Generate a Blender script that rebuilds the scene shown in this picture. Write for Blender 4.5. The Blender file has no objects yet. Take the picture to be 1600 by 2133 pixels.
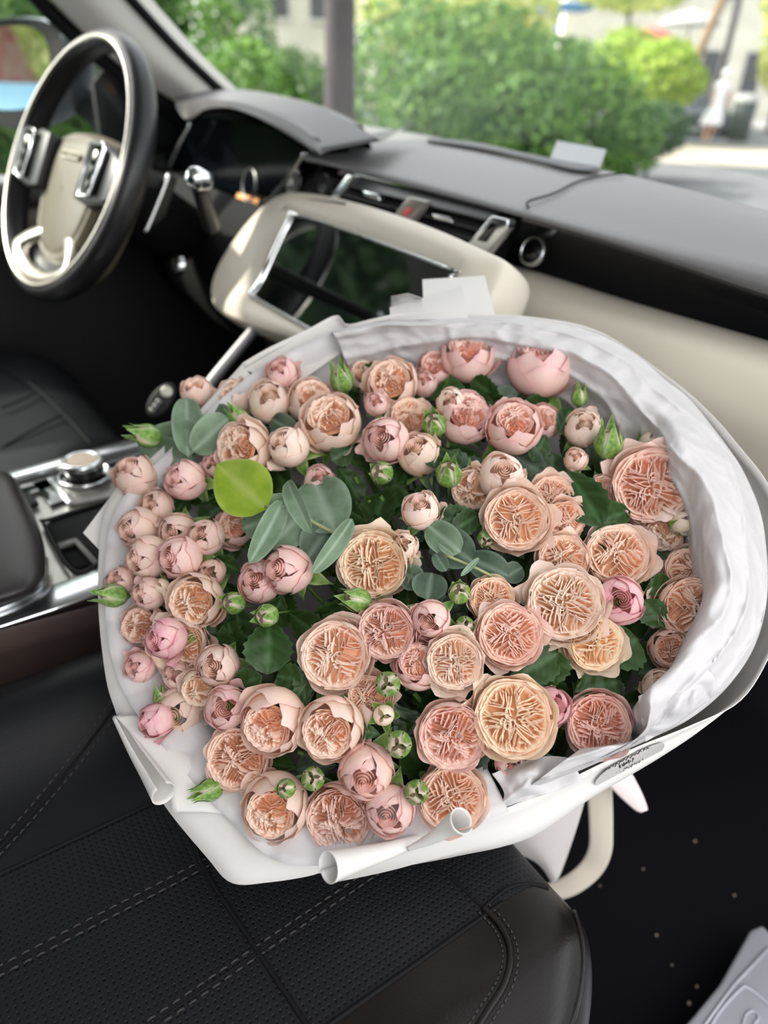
import bpy, bmesh, math, random
import numpy as np
from mathutils import Vector, Matrix, noise as mnoise

# ------------------------------------------------------------------ camera, light, exposure
F=1500.0; YAW=55.0; PITCH=31.5; ROLL=2.5
CAM=np.array([.80,0.0,.84])
def _basis():
    y=math.radians(YAW);p=math.radians(PITCH);r=math.radians(ROLL)
    f=np.array([-math.sin(y)*math.cos(p),math.cos(y)*math.cos(p),-math.sin(p)])
    R=np.array([math.cos(y),math.sin(y),0.]);U=np.cross(R,f)
    return f,R*math.cos(r)+U*math.sin(r),U*math.cos(r)-R*math.sin(r)
FW,RT,UP=_basis()
def ray(px,py): return FW+RT*(px-800)/F-UP*(py-1066.5)/F
def P(px,py,ax=None,v=None,d=None):
    """point of the car seen in the photo at (px,py), lying on a plane x/y/z = v or at depth d"""
    r=ray(px,py)
    if d is None: d=(v-CAM['xyz'.index(ax)])/r['xyz'.index(ax)]
    return CAM+r*d
def pix(p):
    q=np.array(p)-CAM; z=q@FW; return 800+F*(q@RT)/z,1066.5-F*(q@UP)/z,z

SC=bpy.context.scene
COL=SC.collection
cd=bpy.data.cameras.new('camera'); cam=bpy.data.objects.new('camera',cd); COL.objects.link(cam)
cd.sensor_fit='HORIZONTAL'; cd.sensor_width=27.0; cd.lens=27.0*F/1600
cd.clip_start=.02; cd.clip_end=400
cam.matrix_world=Matrix(((RT[0],UP[0],-FW[0],CAM[0]),(RT[1],UP[1],-FW[1],CAM[1]),(RT[2],UP[2],-FW[2],CAM[2]),(0,0,0,1)))
SC.camera=cam
cd.dof.use_dof=True; cd.dof.focus_distance=.46; cd.dof.aperture_fstop=cd.lens/1000/.0062
SC.view_settings.view_transform='Standard'; SC.view_settings.look='None'
SC.view_settings.gamma=1.0; SC.view_settings.use_curve_mapping=False
SC.view_settings.exposure=0.22

W=bpy.data.worlds.new('world'); SC.world=W; W.use_nodes=True
nt=W.node_tree; nt.nodes.clear()
wo=nt.nodes.new('ShaderNodeOutputWorld'); bg=nt.nodes.new('ShaderNodeBackground')
sky=nt.nodes.new('ShaderNodeTexSky'); sky.sky_type='NISHITA'; sky.sun_disc=False
sky.sun_elevation=math.radians(42); sky.sun_rotation=math.radians(235); sky.dust_density=3.0; sky.air_density=1.0
hs=nt.nodes.new('ShaderNodeHueSaturation'); hs.inputs['Saturation'].default_value=.10
nt.links.new(sky.outputs[0],hs.inputs['Color']); nt.links.new(hs.outputs[0],bg.inputs[0]); nt.links.new(bg.outputs[0],wo.inputs[0])
bg.inputs[1].default_value=.54
def sunlamp(name,energy,col,d,ang):
    l=bpy.data.lights.new(name,'SUN'); l.energy=energy; l.color=col; l.angle=math.radians(ang)
    o=bpy.data.objects.new(name,l); COL.objects.link(o)
    o.rotation_euler=Vector(d).to_track_quat('-Z','Y').to_euler(); return o
sunlamp('sun',6.2,(1,.93,.80),(.55,.62,-.62),1.5)     # from behind and left of the car, roof keeps it off the seats
al=bpy.data.lights.new('open_door_daylight','AREA'); al.energy=11; al.shape='RECTANGLE'; al.size=1.3; al.size_y=1.0; al.color=(1,.955,.90)
ao=bpy.data.objects.new('open_door_daylight',al); COL.objects.link(ao); ao.location=(1.75,.15,1.55)
ao.rotation_euler=(Vector((.45,.35,.45))-Vector(ao.location)).to_track_quat('-Z','Y').to_euler()

# ------------------------------------------------------------------ helpers
MATS={}
def mat(name,col=(.5,.5,.5),rough=.5,metal=0,spec=.5,bump=None,coat=0,trans=0,alpha=1,emit=None,tl=0,var=None):
    """procedural material: bump=(scale,strength[,dist]), tl=translucency share, var=(scale,col2,contrast)"""
    if name in MATS: return MATS[name]
    m=bpy.data.materials.new(name); m.use_nodes=True; n=m.node_tree.nodes; L=m.node_tree.links
    b=n['Principled BSDF']; out=n['Material Output']
    b.inputs['Base Color'].default_value=(*col,1); b.inputs['Roughness'].default_value=rough
    b.inputs['Metallic'].default_value=metal; b.inputs['Specular IOR Level'].default_value=spec
    b.inputs['Coat Weight'].default_value=coat; b.inputs['Transmission Weight'].default_value=trans
    b.inputs['Alpha'].default_value=alpha
    if emit: b.inputs['Emission Color'].default_value=(*emit[0],1); b.inputs['Emission Strength'].default_value=emit[1]
    tc=n.new('ShaderNodeTexCoord')
    if bump:
        t=n.new('ShaderNodeTexNoise'); t.inputs['Scale'].default_value=bump[0]; t.inputs['Detail'].default_value=4
        bp=n.new('ShaderNodeBump'); bp.inputs['Strength'].default_value=bump[1]; bp.inputs['Distance'].default_value=bump[2] if len(bump)>2 else .001
        L.new(tc.outputs['Object'],t.inputs['Vector']); L.new(t.outputs['Fac'],bp.inputs['Height']); L.new(bp.outputs[0],b.inputs['Normal'])
    if var:
        t=n.new('ShaderNodeTexNoise'); t.inputs['Scale'].default_value=var[0]; t.inputs['Detail'].default_value=5
        L.new(tc.outputs['Object'],t.inputs['Vector'])
        r=n.new('ShaderNodeValToRGB'); c=var[2] if len(var)>2 else .15
        r.color_ramp.elements[0].position=.5-c; r.color_ramp.elements[1].position=.5+c
        r.color_ramp.elements[0].color=(*col,1); r.color_ramp.elements[1].color=(*var[1],1)
        L.new(t.outputs['Fac'],r.inputs[0]); L.new(r.outputs[0],b.inputs['Base Color'])
    if tl:
        tr=n.new('ShaderNodeBsdfTranslucent'); tr.inputs[0].default_value=(*col,1)
        mx=n.new('ShaderNodeMixShader'); mx.inputs[0].default_value=tl
        L.new(b.outputs[0],mx.inputs[1]); L.new(tr.outputs[0],mx.inputs[2]); L.new(mx.outputs[0],out.inputs[0])
        if var: L.new(r.outputs[0],tr.inputs[0])
    MATS[name]=m; return m

def tag(o,label=None,cat=None,group=None,kind=None):
    if label: o['label']=label
    if cat: o['category']=cat
    if group: o['group']=group
    if kind: o['kind']=kind
    return o
ORG={}
def thing(name,label,cat,loc=(0,0,0),group=None,kind=None):
    o=bpy.data.objects.new(name,None); COL.objects.link(o); o.location=loc; o.empty_display_size=.02
    ORG[o.name]=np.array(loc,float)
    return tag(o,label,cat,group,kind)
def mesh(name,V,Fc,m,parent=None,smooth=True,attrs=None,raw=False,kind=None,label=None,cat=None,group=None,sharp=None):
    V=np.asarray(V,float)
    if parent is not None and not raw: V=V-ORG[parent.name]
    me=bpy.data.meshes.new(name); me.from_pydata(V.tolist(),[],[tuple(int(i) for i in f) for f in Fc]); 
    if smooth: me.polygons.foreach_set('use_smooth',[True]*len(me.polygons))
    if attrs:
        for k,a in attrs.items():
            at=me.attributes.new(k,'FLOAT','POINT'); at.data.foreach_set('value',np.asarray(a,np.float32))
    if m: me.materials.append(m)
    me.update()
    if sharp and smooth:
        try: me.set_sharp_from_angle(angle=math.radians(sharp))
        except Exception: pass
    o=bpy.data.objects.new(name,me); COL.objects.link(o)
    if parent is not None:
        o.parent=parent; ORG[o.name]=ORG.get(parent.name,np.zeros(3))
    else: ORG[o.name]=np.zeros(3)
    return tag(o,label,cat,group,kind)
def fast_mesh(name,V,Q,m,parent=None,attr=None,**kw):
    """many quads quickly: V (n,3), Q (k,4)"""
    V=np.asarray(V,float)
    if parent is not None: V=V-ORG[parent.name]
    me=bpy.data.meshes.new(name); me.vertices.add(len(V)); me.vertices.foreach_set('co',V.astype(np.float32).ravel())
    k=Q.shape[1]; me.loops.add(Q.size); me.loops.foreach_set('vertex_index',Q.astype(np.int32).ravel())
    me.polygons.add(len(Q)); me.polygons.foreach_set('loop_start',np.arange(0,Q.size,k,dtype=np.int32))
    if attr is not None:
        at=me.attributes.new('tone','FLOAT','POINT'); at.data.foreach_set('value',np.asarray(attr,np.float32))
    me.materials.append(m); me.update(); me.validate()
    o=bpy.data.objects.new(name,me); COL.objects.link(o)
    if parent is not None: o.parent=parent; ORG[o.name]=ORG[parent.name]
    else: ORG[o.name]=np.zeros(3)
    return tag(o,**kw)
def grid_faces(nr,nc,close=False):
    f=[]
    for i in range(nr-1):
        for j in range(nc if close else nc-1):
            k=(j+1)%nc; f.append((i*nc+j,i*nc+k,(i+1)*nc+k,(i+1)*nc+j))
    return f
def cr(pts,n,closed=False):
    """Catmull-Rom resample to n points"""
    p=np.asarray(pts,float); N=len(p)
    if N==2 and not closed: return p[0]+(p[1]-p[0])*np.linspace(0,1,n)[:,None]
    seg=N if closed else N-1
    L=[0]
    for i in range(seg): L.append(L[-1]+np.linalg.norm(p[(i+1)%N]-p[i])**.75+1e-9)
    L=np.array(L); t=np.linspace(0,L[-1],n,endpoint=not closed); out=[]
    for x in t:
        i=min(max(np.searchsorted(L,x,side='right')-1,0),seg-1); u=(x-L[i])/(L[i+1]-L[i])
        g=lambda k:p[k%N] if closed else p[min(max(k,0),N-1)]
        a,b,c,d=g(i-1),g(i),g(i+1),g(i+2)
        out.append(.5*((2*b)+(c-a)*u+(2*a-5*b+4*c-d)*u*u+(3*b-a-3*c+d)*u**3))
    return np.array(out)
def resamp(rows,n,m=None,closed=False):
    """rows of points -> (m,n,3) grid"""
    G=np.array([cr(r,n,closed) for r in rows])
    if m and m>len(rows): G=np.stack([cr(G[:,j],m) for j in range(n)],1)
    return G
def loft(name,rows,n,m,material,parent=None,thick=0,closed=False,wr=None,off=1,**kw):
    G=resamp(rows,n,m,closed); nr,nc=G.shape[:2]
    if wr: G=wr(G)
    o=mesh(name,G.reshape(-1,3),grid_faces(nr,nc,closed),material,parent,**kw)
    if thick:
        md=o.modifiers.new('solid','SOLIDIFY'); md.thickness=thick; md.offset=off
    return o
def tube_mesh(pts,rad,k=8,cap=True,closed=False):
    p=np.asarray(pts,float); n=len(p); rad=np.broadcast_to(np.asarray(rad,float),(n,))
    V=[];prev=None
    for i in range(n):
        a=p[(i-1)%n] if closed or i>0 else p[i]; b=p[(i+1)%n] if closed or i<n-1 else p[i]
        t=b-a; t=t/(np.linalg.norm(t)+1e-12)
        if prev is None:
            r=np.array([0,0,1.]) if abs(t[2])<.9 else np.array([1.,0,0]); x=np.cross(t,r)
        else: x=prev-t*(prev@t)
        x=x/(np.linalg.norm(x)+1e-12); y=np.cross(t,x); prev=x
        for j in range(k):
            an=2*math.pi*j/k; V.append(p[i]+rad[i]*(x*math.cos(an)+y*math.sin(an)))
    Fc=[]
    for i in range(n if closed else n-1):
        for j in range(k):
            i2=(i+1)%n; Fc.append((i*k+j,i*k+(j+1)%k,i2*k+(j+1)%k,i2*k+j))
    if cap and not closed: Fc.append(tuple(range(k-1,-1,-1))); Fc.append(tuple((n-1)*k+j for j in range(k)))
    return V,Fc
def tube(name,pts,rad,material,parent=None,k=8,n=None,closed=False,**kw):
    if n:
        pts=cr(pts,n,closed)
        if np.ndim(rad)>0 and len(rad)!=n: rad=np.interp(np.linspace(0,1,n),np.linspace(0,1,len(rad)),rad)
    V,Fc=tube_mesh(pts,rad,k,closed=closed); return mesh(name,V,Fc,material,parent,**kw)
def join(parts):
    V=[];Fc=[]
    for v,f in parts:
        o=len(V); V+=list(v); Fc+=[tuple(i+o for i in q) for q in f]
    return V,Fc
def frame(n,up=(0,0,1)):
    n=np.array(n,float);n/=np.linalg.norm(n);a=np.cross(np.array(up,float),n)
    if np.linalg.norm(a)<1e-6:a=np.array([1.,0,0])
    a/=np.linalg.norm(a);return a,np.cross(n,a),n
def rbox(c,size,axes=None,bev=.15,seg=3):
    """bevelled box -> (V,F)"""
    bm=bmesh.new(); bmesh.ops.create_cube(bm,size=1)
    bmesh.ops.scale(bm,vec=size,verts=bm.verts)
    if bev: bmesh.ops.bevel(bm,geom=bm.edges[:],offset=min(size)*bev,segments=seg,affect='EDGES',profile=.5)
    A=np.eye(3) if axes is None else np.array(axes)
    V=[np.array(c)+np.array(v.co)@A for v in bm.verts]; bm.verts.index_update()
    Fc=[tuple(v.index for v in f.verts) for f in bm.faces]; bm.free(); return V,Fc
def box(name,c,size,m,parent=None,axes=None,bev=.15,**kw):
    V,Fc=rbox(c,size,axes,bev); kw.setdefault('sharp',40); return mesh(name,V,Fc,m,parent,**kw)
def slab(name,poly,ext,m,parent=None,bev=0,**kw):
    """closed polygon (3D points) extruded by vector ext, optionally bevelled"""
    bm=bmesh.new(); vs=[bm.verts.new(p) for p in poly]; f=bm.faces.new(vs)
    r=bmesh.ops.extrude_face_region(bm,geom=[f]); nv=[e for e in r['geom'] if isinstance(e,bmesh.types.BMVert)]
    bmesh.ops.translate(bm,vec=Vector(ext),verts=nv); bmesh.ops.recalc_face_normals(bm,faces=bm.faces[:])
    if bev: bmesh.ops.bevel(bm,geom=bm.edges[:],offset=bev,segments=3,affect='EDGES',profile=.5,clamp_overlap=True)
    bm.verts.index_update(); V=[np.array(v.co) for v in bm.verts]; Fc=[tuple(v.index for v in f.verts) for f in bm.faces]; bm.free()
    kw.setdefault('sharp',45); return mesh(name,V,Fc,m,parent,**kw)
def disc_mesh(c,n,r,h,k=32,bev=.15,up=(0,0,1),sx=1):
    a,b,n=frame(n,up); prof=[(0,0),(r,0),(r,h*(1-bev)),(r-h*bev,h),(0,h)]
    V=[];Fc=[]
    for q,(pr,ph) in enumerate(prof):
        for j in range(k):
            t=2*math.pi*j/k; V.append(np.array(c)+a*pr*sx*math.cos(t)+b*pr*math.sin(t)+n*ph)
    return V,grid_faces(len(prof),k,True)
def lathe(c,n,prof,k=32,up=(0,0,1)):
    a,b,n=frame(n,up); V=[]
    for pr,ph in prof:
        for j in range(k):
            t=2*math.pi*j/k; V.append(np.array(c)+a*pr*math.cos(t)+b*pr*math.sin(t)+n*ph)
    return V,grid_faces(len(prof),k,True)
def rrect(cx,cy,w,h,r,k=6):
    out=[]
    for sx,sy,a0 in((1,1,0),(-1,1,90),(-1,-1,180),(1,-1,270)):
        for i in range(k+1):
            a=math.radians(a0+90*i/k); out.append((cx+sx*(w/2-r)+r*math.cos(a),cy+sy*(h/2-r)+r*math.sin(a)))
    return out
def fbm(p,s,seed=0.):
    return mnoise.noise(Vector((p[0]*s+seed,p[1]*s-seed,p[2]*s+seed*.7)))

# ------------------------------------------------------------------ materials
black_lea=mat('black_leather',(.006,.0065,.008),.45,spec=.28,bump=(900,.25,.0006))
brown_lea=mat('dark_brown_leather',(.008,.0062,.006),.30,spec=.30,bump=(500,.25,.0006))
wheel_lea=mat('wheel_leather',(.012,.012,.014),.38,bump=(700,.2,.0005))
gloss_blk=mat('piano_black',(.004,.004,.005),.06,spec=.6,coat=.5)
satin_blk=mat('satin_black_plastic',(.008,.008,.009),.5,spec=.35)
deep_blk=mat('deep_black_plastic',(.004,.004,.005),.7,spec=.2)
chrome=mat('brushed_aluminium',(.80,.82,.84),.22,1)
champ=mat('champagne_metal',(.80,.76,.68),.28,1)
cream=mat('cream_leather',(.62,.57,.48),.42,spec=.45,bump=(600,.2,.0005))
taupe=mat('taupe_leather',(.22,.195,.15),.45,bump=(600,.2,.0005))
pad_gry=mat('grey_dash_leather',(.17,.165,.17),.5,spec=.45,bump=(500,.3,.0006))
pillar_c=mat('pale_grey_fabric',(.66,.64,.60),.8,bump=(900,.3,.0005))
thread=mat('grey_thread',(.035,.031,.028),.8)
carpet=mat('black_carpet',(.005,.005,.007),.95,spec=.1,bump=(600,.9,.003))
paper_m=mat('white_wrapping_paper',(.77,.75,.725),.55,spec=.3,tl=.15)
tissue_m=mat('white_tissue_paper',(.80,.785,.79),.6,spec=.3,tl=.4,bump=(60,.5,.004))
ribbon_m=mat('ivory_satin_ribbon',(.56,.50,.42),.35,spec=.5)
sill_m=mat('silver_sill_plate',(.42,.42,.47),.38,.35)

def perf_mat(name,col,spacing=.0042,u='X',v='Y'):
    """leather with a grid of small punched holes"""
    m=bpy.data.materials.new(name); m.use_nodes=True; n=m.node_tree.nodes; L=m.node_tree.links; b=n['Principled BSDF']
    b.inputs['Roughness'].default_value=.5; b.inputs['Specular IOR Level'].default_value=.26
    tc=n.new('ShaderNodeTexCoord'); mp=n.new('ShaderNodeVectorMath'); mp.operation='SCALE'; mp.inputs['Scale'].default_value=1/spacing
    L.new(tc.outputs['Object'],mp.inputs[0])
    fr=n.new('ShaderNodeVectorMath'); fr.operation='FRACTION'; L.new(mp.outputs[0],fr.inputs[0])
    sb=n.new('ShaderNodeVectorMath'); sb.operation='SUBTRACT'; sb.inputs[1].default_value=(.5,.5,.5); L.new(fr.outputs[0],sb.inputs[0])
    ml=n.new('ShaderNodeVectorMath'); ml.operation='MULTIPLY'; ml.inputs[1].default_value=(1,1,0); L.new(sb.outputs[0],ml.inputs[0])
    le=n.new('ShaderNodeVectorMath'); le.operation='LENGTH'; L.new(ml.outputs[0],le.inputs[0])
    mr=n.new('ShaderNodeMapRange'); mr.inputs[1].default_value=.17; mr.inputs[2].default_value=.28; L.new(le.outputs['Value'],mr.inputs[0])
    mx=n.new('ShaderNodeMix'); mx.data_type='RGBA'; mx.inputs[6].default_value=(.001,.001,.001,1); mx.inputs[7].default_value=(*col,1)
    L.new(mr.outputs[0],mx.inputs[0]); L.new(mx.outputs[2],b.inputs['Base Color'])
    bp=n.new('ShaderNodeBump'); bp.inputs['Strength'].default_value=.6; bp.inputs['Distance'].default_value=.0006
    L.new(mr.outputs[0],bp.inputs['Height']); L.new(bp.outputs[0],b.inputs['Normal'])
    return m
perf=perf_mat('perforated_leather',(.007,.0075,.0095))

# ------------------------------------------------------------------ outside: ground and scenery
G0=-.6
road_m=mat('asphalt',(.085,.095,.10),.9,bump=(30,.4,.01),var=(1.5,(.12,.13,.135)))
walk_m=mat('pale_paving',(.42,.41,.40),.85,var=(2,(.50,.48,.46)))
mesh('ground',[(-80,-40,G0),(30,-40,G0),(30,90,G0),(-80,90,G0)],[(0,1,2,3)],road_m,kind='structure',label='grey asphalt road outside the car')
def leaf_cloud(rng,ells,n,size):
    """leaf quads spread over the shells of ellipsoids"""
    V=[];T=[]
    w=np.array([e[1][0]*e[1][1]+e[1][0]*e[1][2] for e in ells]);w/=w.sum()
    for (c,r),k in zip(ells,(w*n).astype(int)):
        d=rng.normal(size=(k,3)); d/=np.linalg.norm(d,axis=1)[:,None]
        rad=1-.28*rng.random(k)**2+.1*np.sin(d[:,0]*9+c[0])*np.cos(d[:,2]*8)
        p=np.array(c)+d*np.array(r)*rad[:,None]
        nrm=d+rng.normal(size=(k,3))*.7; nrm/=np.linalg.norm(nrm,axis=1)[:,None]
        a=np.cross(nrm,rng.normal(size=(k,3))); a/=np.linalg.norm(a,axis=1)[:,None]; b=np.cross(nrm,a)
        s=size*(.6+.8*rng.random(k))[:,None]
        V.append(np.stack([p-a*s,p-b*s*.45,p+a*s,p+b*s*.45],1).reshape(-1,3))
        T.append(np.repeat(rng.random(k),4))
    V=np.concatenate(V);T=np.concatenate(T);V[:,2]=np.maximum(V[:,2],G0+.01)
    return V,np.arange(len(V)).reshape(-1,4),T
def leaf_mat(name,c1,c2,rough=.5,tl=.35):
    m=bpy.data.materials.new(name); m.use_nodes=True; n=m.node_tree.nodes; L=m.node_tree.links; b=n['Principled BSDF']
    a=n.new('ShaderNodeAttribute'); a.attribute_name='tone'
    mx=n.new('ShaderNodeMix'); mx.data_type='RGBA'; mx.inputs[6].default_value=(*c1,1); mx.inputs[7].default_value=(*c2,1)
    L.new(a.outputs['Fac'],mx.inputs[0]); L.new(mx.outputs[2],b.inputs['Base Color']); b.inputs['Roughness'].default_value=rough
    t=n.new('ShaderNodeBsdfTranslucent'); L.new(mx.outputs[2],t.inputs[0]); ms=n.new('ShaderNodeMixShader'); ms.inputs[0].default_value=tl
    L.new(b.outputs[0],ms.inputs[1]); L.new(t.outputs[0],ms.inputs[2]); L.new(ms.outputs[0],n['Material Output'].inputs[0]); return m
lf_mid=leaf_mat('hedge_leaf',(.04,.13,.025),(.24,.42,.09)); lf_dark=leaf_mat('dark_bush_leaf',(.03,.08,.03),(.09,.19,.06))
lf_lime=leaf_mat('lime_leaf',(.25,.42,.06),(.60,.72,.14)); lf_yel=leaf_mat('sun_painted_leaf',(.35,.45,.10),(.75,.72,.28))  # the yellow leaf has sun brightness painted into its colours
bark=mat('grey_bark',(.07,.055,.06),.9,bump=(20,.7,.02)); bark_l=mat('warm_bark',(.30,.20,.12),.9,bump=(20,.7,.02))
RNG=np.random.default_rng(4)
def bush(name,label,cat,blobs,n,size,m,stem=None,group=None):
    """blobs: (px,py,depth,rx,rz) in the photo's frame at a true distance"""
    cs=[P(px,py,d=dp) for px,py,dp,rx,rz in blobs]
    base=np.array([cs[0][0],cs[0][1],G0]); t=thing(name,label,cat,base,group)
    ells=[(c,(b[3],b[3],b[4])) for c,b in zip(cs,blobs)]
    V,Q,T=leaf_cloud(RNG,ells,n,size); fast_mesh('foliage',V,Q,m,t,T,kind='stuff')
    if stem is not None:
        for c in cs[:3]:
            tube('trunk',[(c[0],c[1],G0),(c[0]+.05,c[1],(c[2]+G0)/2),c],[stem,stem*.8,stem*.5],bark,t)
    return t
bush('hedge','large dense green bush filling the windscreen behind the dashboard','bush',
     [(1150,240,11,1.25,1.0),(1000,190,10.8,1.2,1.1),(860,170,11.2,1.1,1.1),(1240,280,11,1.0,.8),(930,270,10.2,1.0,.9),(1080,290,10,.9,.8),(1080,165,12,.9,.7)],16000,.075,lf_mid,.05)
bush('shrub','green shrub left of the dark tree trunk','bush',[(600,205,12.5,.9,.75),(470,50,12.5,.85,1.3),(640,235,12,.8,.6),(400,60,13,.8,1.2),(530,200,12,.9,.8)],8500,.075,lf_mid,.04)
bush('low_shrub','small dark rounded shrub at the right end of the big bush','bush',[(1365,270,12.2,.55,.42),(1310,300,12,.5,.4)],3500,.05,lf_dark,.02)
bush('lime_bush','bright lime green bush in sunlight behind the low shrub','bush',[(1380,150,19,.9,.75),(1300,130,20,.9,.8),(1430,170,19,.5,.5)],4200,.11,lf_lime,.04)
bush('tree','tree with yellow green sunlit leaves at the top right corner','tree',[(1650,90,25,1.0,1.6),(1670,10,25,1.2,1.2)],2600,.13,lf_yel,.06)
bush('tree','leafy tree crown hanging over the street at the top centre','tree',[(900,20,15,1.6,.9),(1050,20,17,1.3,.8),(1320,-20,20,1.5,.5)],3000,.13,lf_yel,.08)
bush('shrub','dark green shrub seen through the side window behind the mirror','bush',[(30,20,5.5,.9,.30),(60,250,6,.7,.35),(10,265,6,.8,.3),(130,215,7,.9,.35)],5000,.05,lf_dark)
def trunk(px,pyb,depth,r,lab,m=bark,lean=(0,0),g=None):
    b=P(px,pyb,d=depth); th=thing('street_tree',lab,'tree trunk',(b[0],b[1],G0),g); t=tube('trunk',[(b[0],b[1],G0),(b[0]+lean[0]*1.5,b[1]+lean[1]*1.5,1.5),(b[0]+lean[0]*4,b[1]+lean[1]*4,4.5)],np.linspace(1.15,.85,8)*r,m,th,12,8)
trunk(708,180,9.3,.185,'thick dark tree trunk directly behind the instrument hood')
trunk(985,60,15,.16,'thin dark trunk above the middle of the big bush')
trunk(1425,110,24,.14,'orange brown leaning trunk left of the person in white',bark_l,(.25,.14))
trunk(1525,60,22,.10,'slim grey trunk above the person in white')
# pavement beyond with a kerb, lit by the sun
pv=[P(1420,262,'z',G0),P(1700,280,'z',G0),P(1700,190,'z',G0),P(1380,195,'z',G0)]
slab('pavement',[(p[0],p[1],G0+.12) for p in pv],(0,0,-.11),walk_m,kind='structure',label='pale pavement with a kerb where the person walks')
mesh('painted_sun_strip',[(p[0],p[1],G0+.006) for p in (P(1215,300,'z',G0),P(1330,335,'z',G0),P(1620,350,'z',G0),P(1620,308,'z',G0),P(1400,300,'z',G0))],[(0,1,2,3,4)],
     mat('sun_strip_paint',(.5,.45,.36),.9),kind='structure',label='strip of road painted pale as sunlight beyond the bush')  # pool of sunlight on the asphalt, painted as a pale flat strip
def building(name,label,px0,px1,pyt,pyb,depth,col,win,rows,cols,g=None,base=None):
    a=P(px0,pyb,d=depth); b=P(px1,pyb,d=depth); tp=P(px0,pyt,d=depth)
    u=b-a; u[2]=0; Wd=np.linalg.norm(u); u/=Wd; n=np.cross(u,[0,0,1.]); h=tp[2]-G0
    t=thing(name,label,'building',(a[0],a[1],G0))
    c=a.copy(); c[2]=G0+h/2; c=c+u*Wd/2-n*1.0*np.sign(n@(a-CAM))*-1
    box('wall',c,(Wd,2.0,h),mat(name+'_wall'+str(px0),col,.9,var=(1.5,tuple(x*.85 for x in col))),t,(u,n,(0,0,1)),bev=0,smooth=False)
    fn=-n*np.sign(n@(a-CAM))
    for i in range(rows):
        for j in range(cols):
            q=a+u*Wd*(j+.5)/cols+fn*.03; q[2]=G0+h*(i+.55)/rows
            f=box('window',q,(Wd/cols*.5,.12,h/rows*.55),mat('window_frame_white',(.7,.68,.62),.7),t,(u,n,(0,0,1)),bev=0,smooth=False)
            box('pane',q+fn*.06,(Wd/cols*.4,.04,h/rows*.45),mat('window_dark',win,.15),f,(u,n,(0,0,1)),bev=0,smooth=False)
    return t
building('pale_building','cream building with dark windows behind the left shrub',480,700,-260,150,19,(.85,.80,.66),(.10,.10,.11),3,3)
building('shop_building','pale yellow shop building far behind the big bush',760,1150,-260,140,30,(.88,.83,.62),(.25,.22,.18),3,5)
building('corner_building','cream building at the far right of the street',1160,1700,-320,150,34,(.90,.86,.74),(.28,.24,.2),3,6)
# awning / kiosk with blue roof
ka=P(1160,60,d=22)
kt=thing('kiosk','pale blue kiosk with a bright blue roof above the big bush','kiosk',(ka[0],ka[1],G0))
_u=RT-RT[2]*np.array([0,0,1]);_u=_u/np.linalg.norm(_u);_n=np.cross(_u,[0,0,1.])
box('body',(ka[0],ka[1],G0+.9),(1.1,1.0,1.8),mat('kiosk_blue',(.55,.80,.85),.7),kt,(_u,_n,(0,0,1)),bev=.02)
box('roof',(ka[0],ka[1],ka[2]+.55),(1.7,1.5,.16),mat('kiosk_roof_blue',(.12,.36,.78),.6),kt,(_u,_n,(0,0,1)),bev=.1)
box('post',(ka[0],ka[1],(ka[2]+G0)/2+.6),(.1,.1,ka[2]-G0),mat('kiosk_roof_blue'),kt,(_u,_n,(0,0,1)),bev=.1)
def parasol(px,py,dp,col,lab):
    c=P(px,py,d=dp); t=thing('street_parasol',lab,'parasol',(c[0],c[1],G0))
    V,Fc=lathe((c[0],c[1],c[2]),(0,0,1),[(0,.35),(.5,.22),(1.0,0),(1.0,-.12),(.98,-.12),(.98,0),(0,.3)],16,(0,1,0)); mesh('canopy',V,Fc,mat('canopy'+str(px),col,.8,tl=.3),t)
    tube('pole',[(c[0],c[1],G0),(c[0],c[1],c[2]+.35)],.03,bark_l,t)
parasol(1440,45,25,(.85,.84,.82),'pale cafe parasol behind the leaning trunk')
parasol(1355,78,27,(.80,.25,.22),'small red cafe parasol above the lime bush')
# litter bin
bc=P(1537,282,d=20.0); bt=thing('litter_bin','dark grey cylindrical litter bin beside the person in white','bin',(bc[0],bc[1],G0))
V,Fc=lathe((bc[0],bc[1],G0+.12),(0,0,1),[(0,0),(.27,0),(.30,.95),(.27,.95),(.27,.3),(0,.3)],20,(0,1,0)); mesh('body',V,Fc,mat('bin_grey',(.045,.06,.055),.6),bt)
V,Fc=lathe((bc[0],bc[1],G0+1.07),(0,0,1),[(.31,0),(.31,.06),(.28,.16),(.0,.2)],20,(0,1,0)); mesh('lid',V,Fc,mat('bin_lid',(.45,.45,.44),.5),bt)
bush('tree','row of leafy trees beyond the driver window','tree',[(30,-180,7,2.0,1.6)],10,.1,lf_dark) if False else None
for _i,(_x,_y,_z,_r) in enumerate([(-6.5,1.3,1.0,1.3),(-6.0,-1.6,2.0,2.3),(-9.5,-3.6,2.0,2.4)]):
    _t=thing('tree','leafy tree beside the road left of the car, '+['nearest the door mirror','level with the seats','furthest back'][_i],'tree',(_x,_y,G0))
    V,Q,T=leaf_cloud(RNG,[((_x,_y,_z),(_r,_r,_r*1.1)),((_x-.4,_y+.4,_z+1.9),(_r*.8,_r*.8,_r*.8))],9000,.15); fast_mesh('foliage',V,Q,lf_dark if _i else lf_mid,_t,T,kind='stuff'); tube('trunk',[(_x,_y,G0),(_x,_y,_z+1)],[.16,.1],bark,_t)
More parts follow.
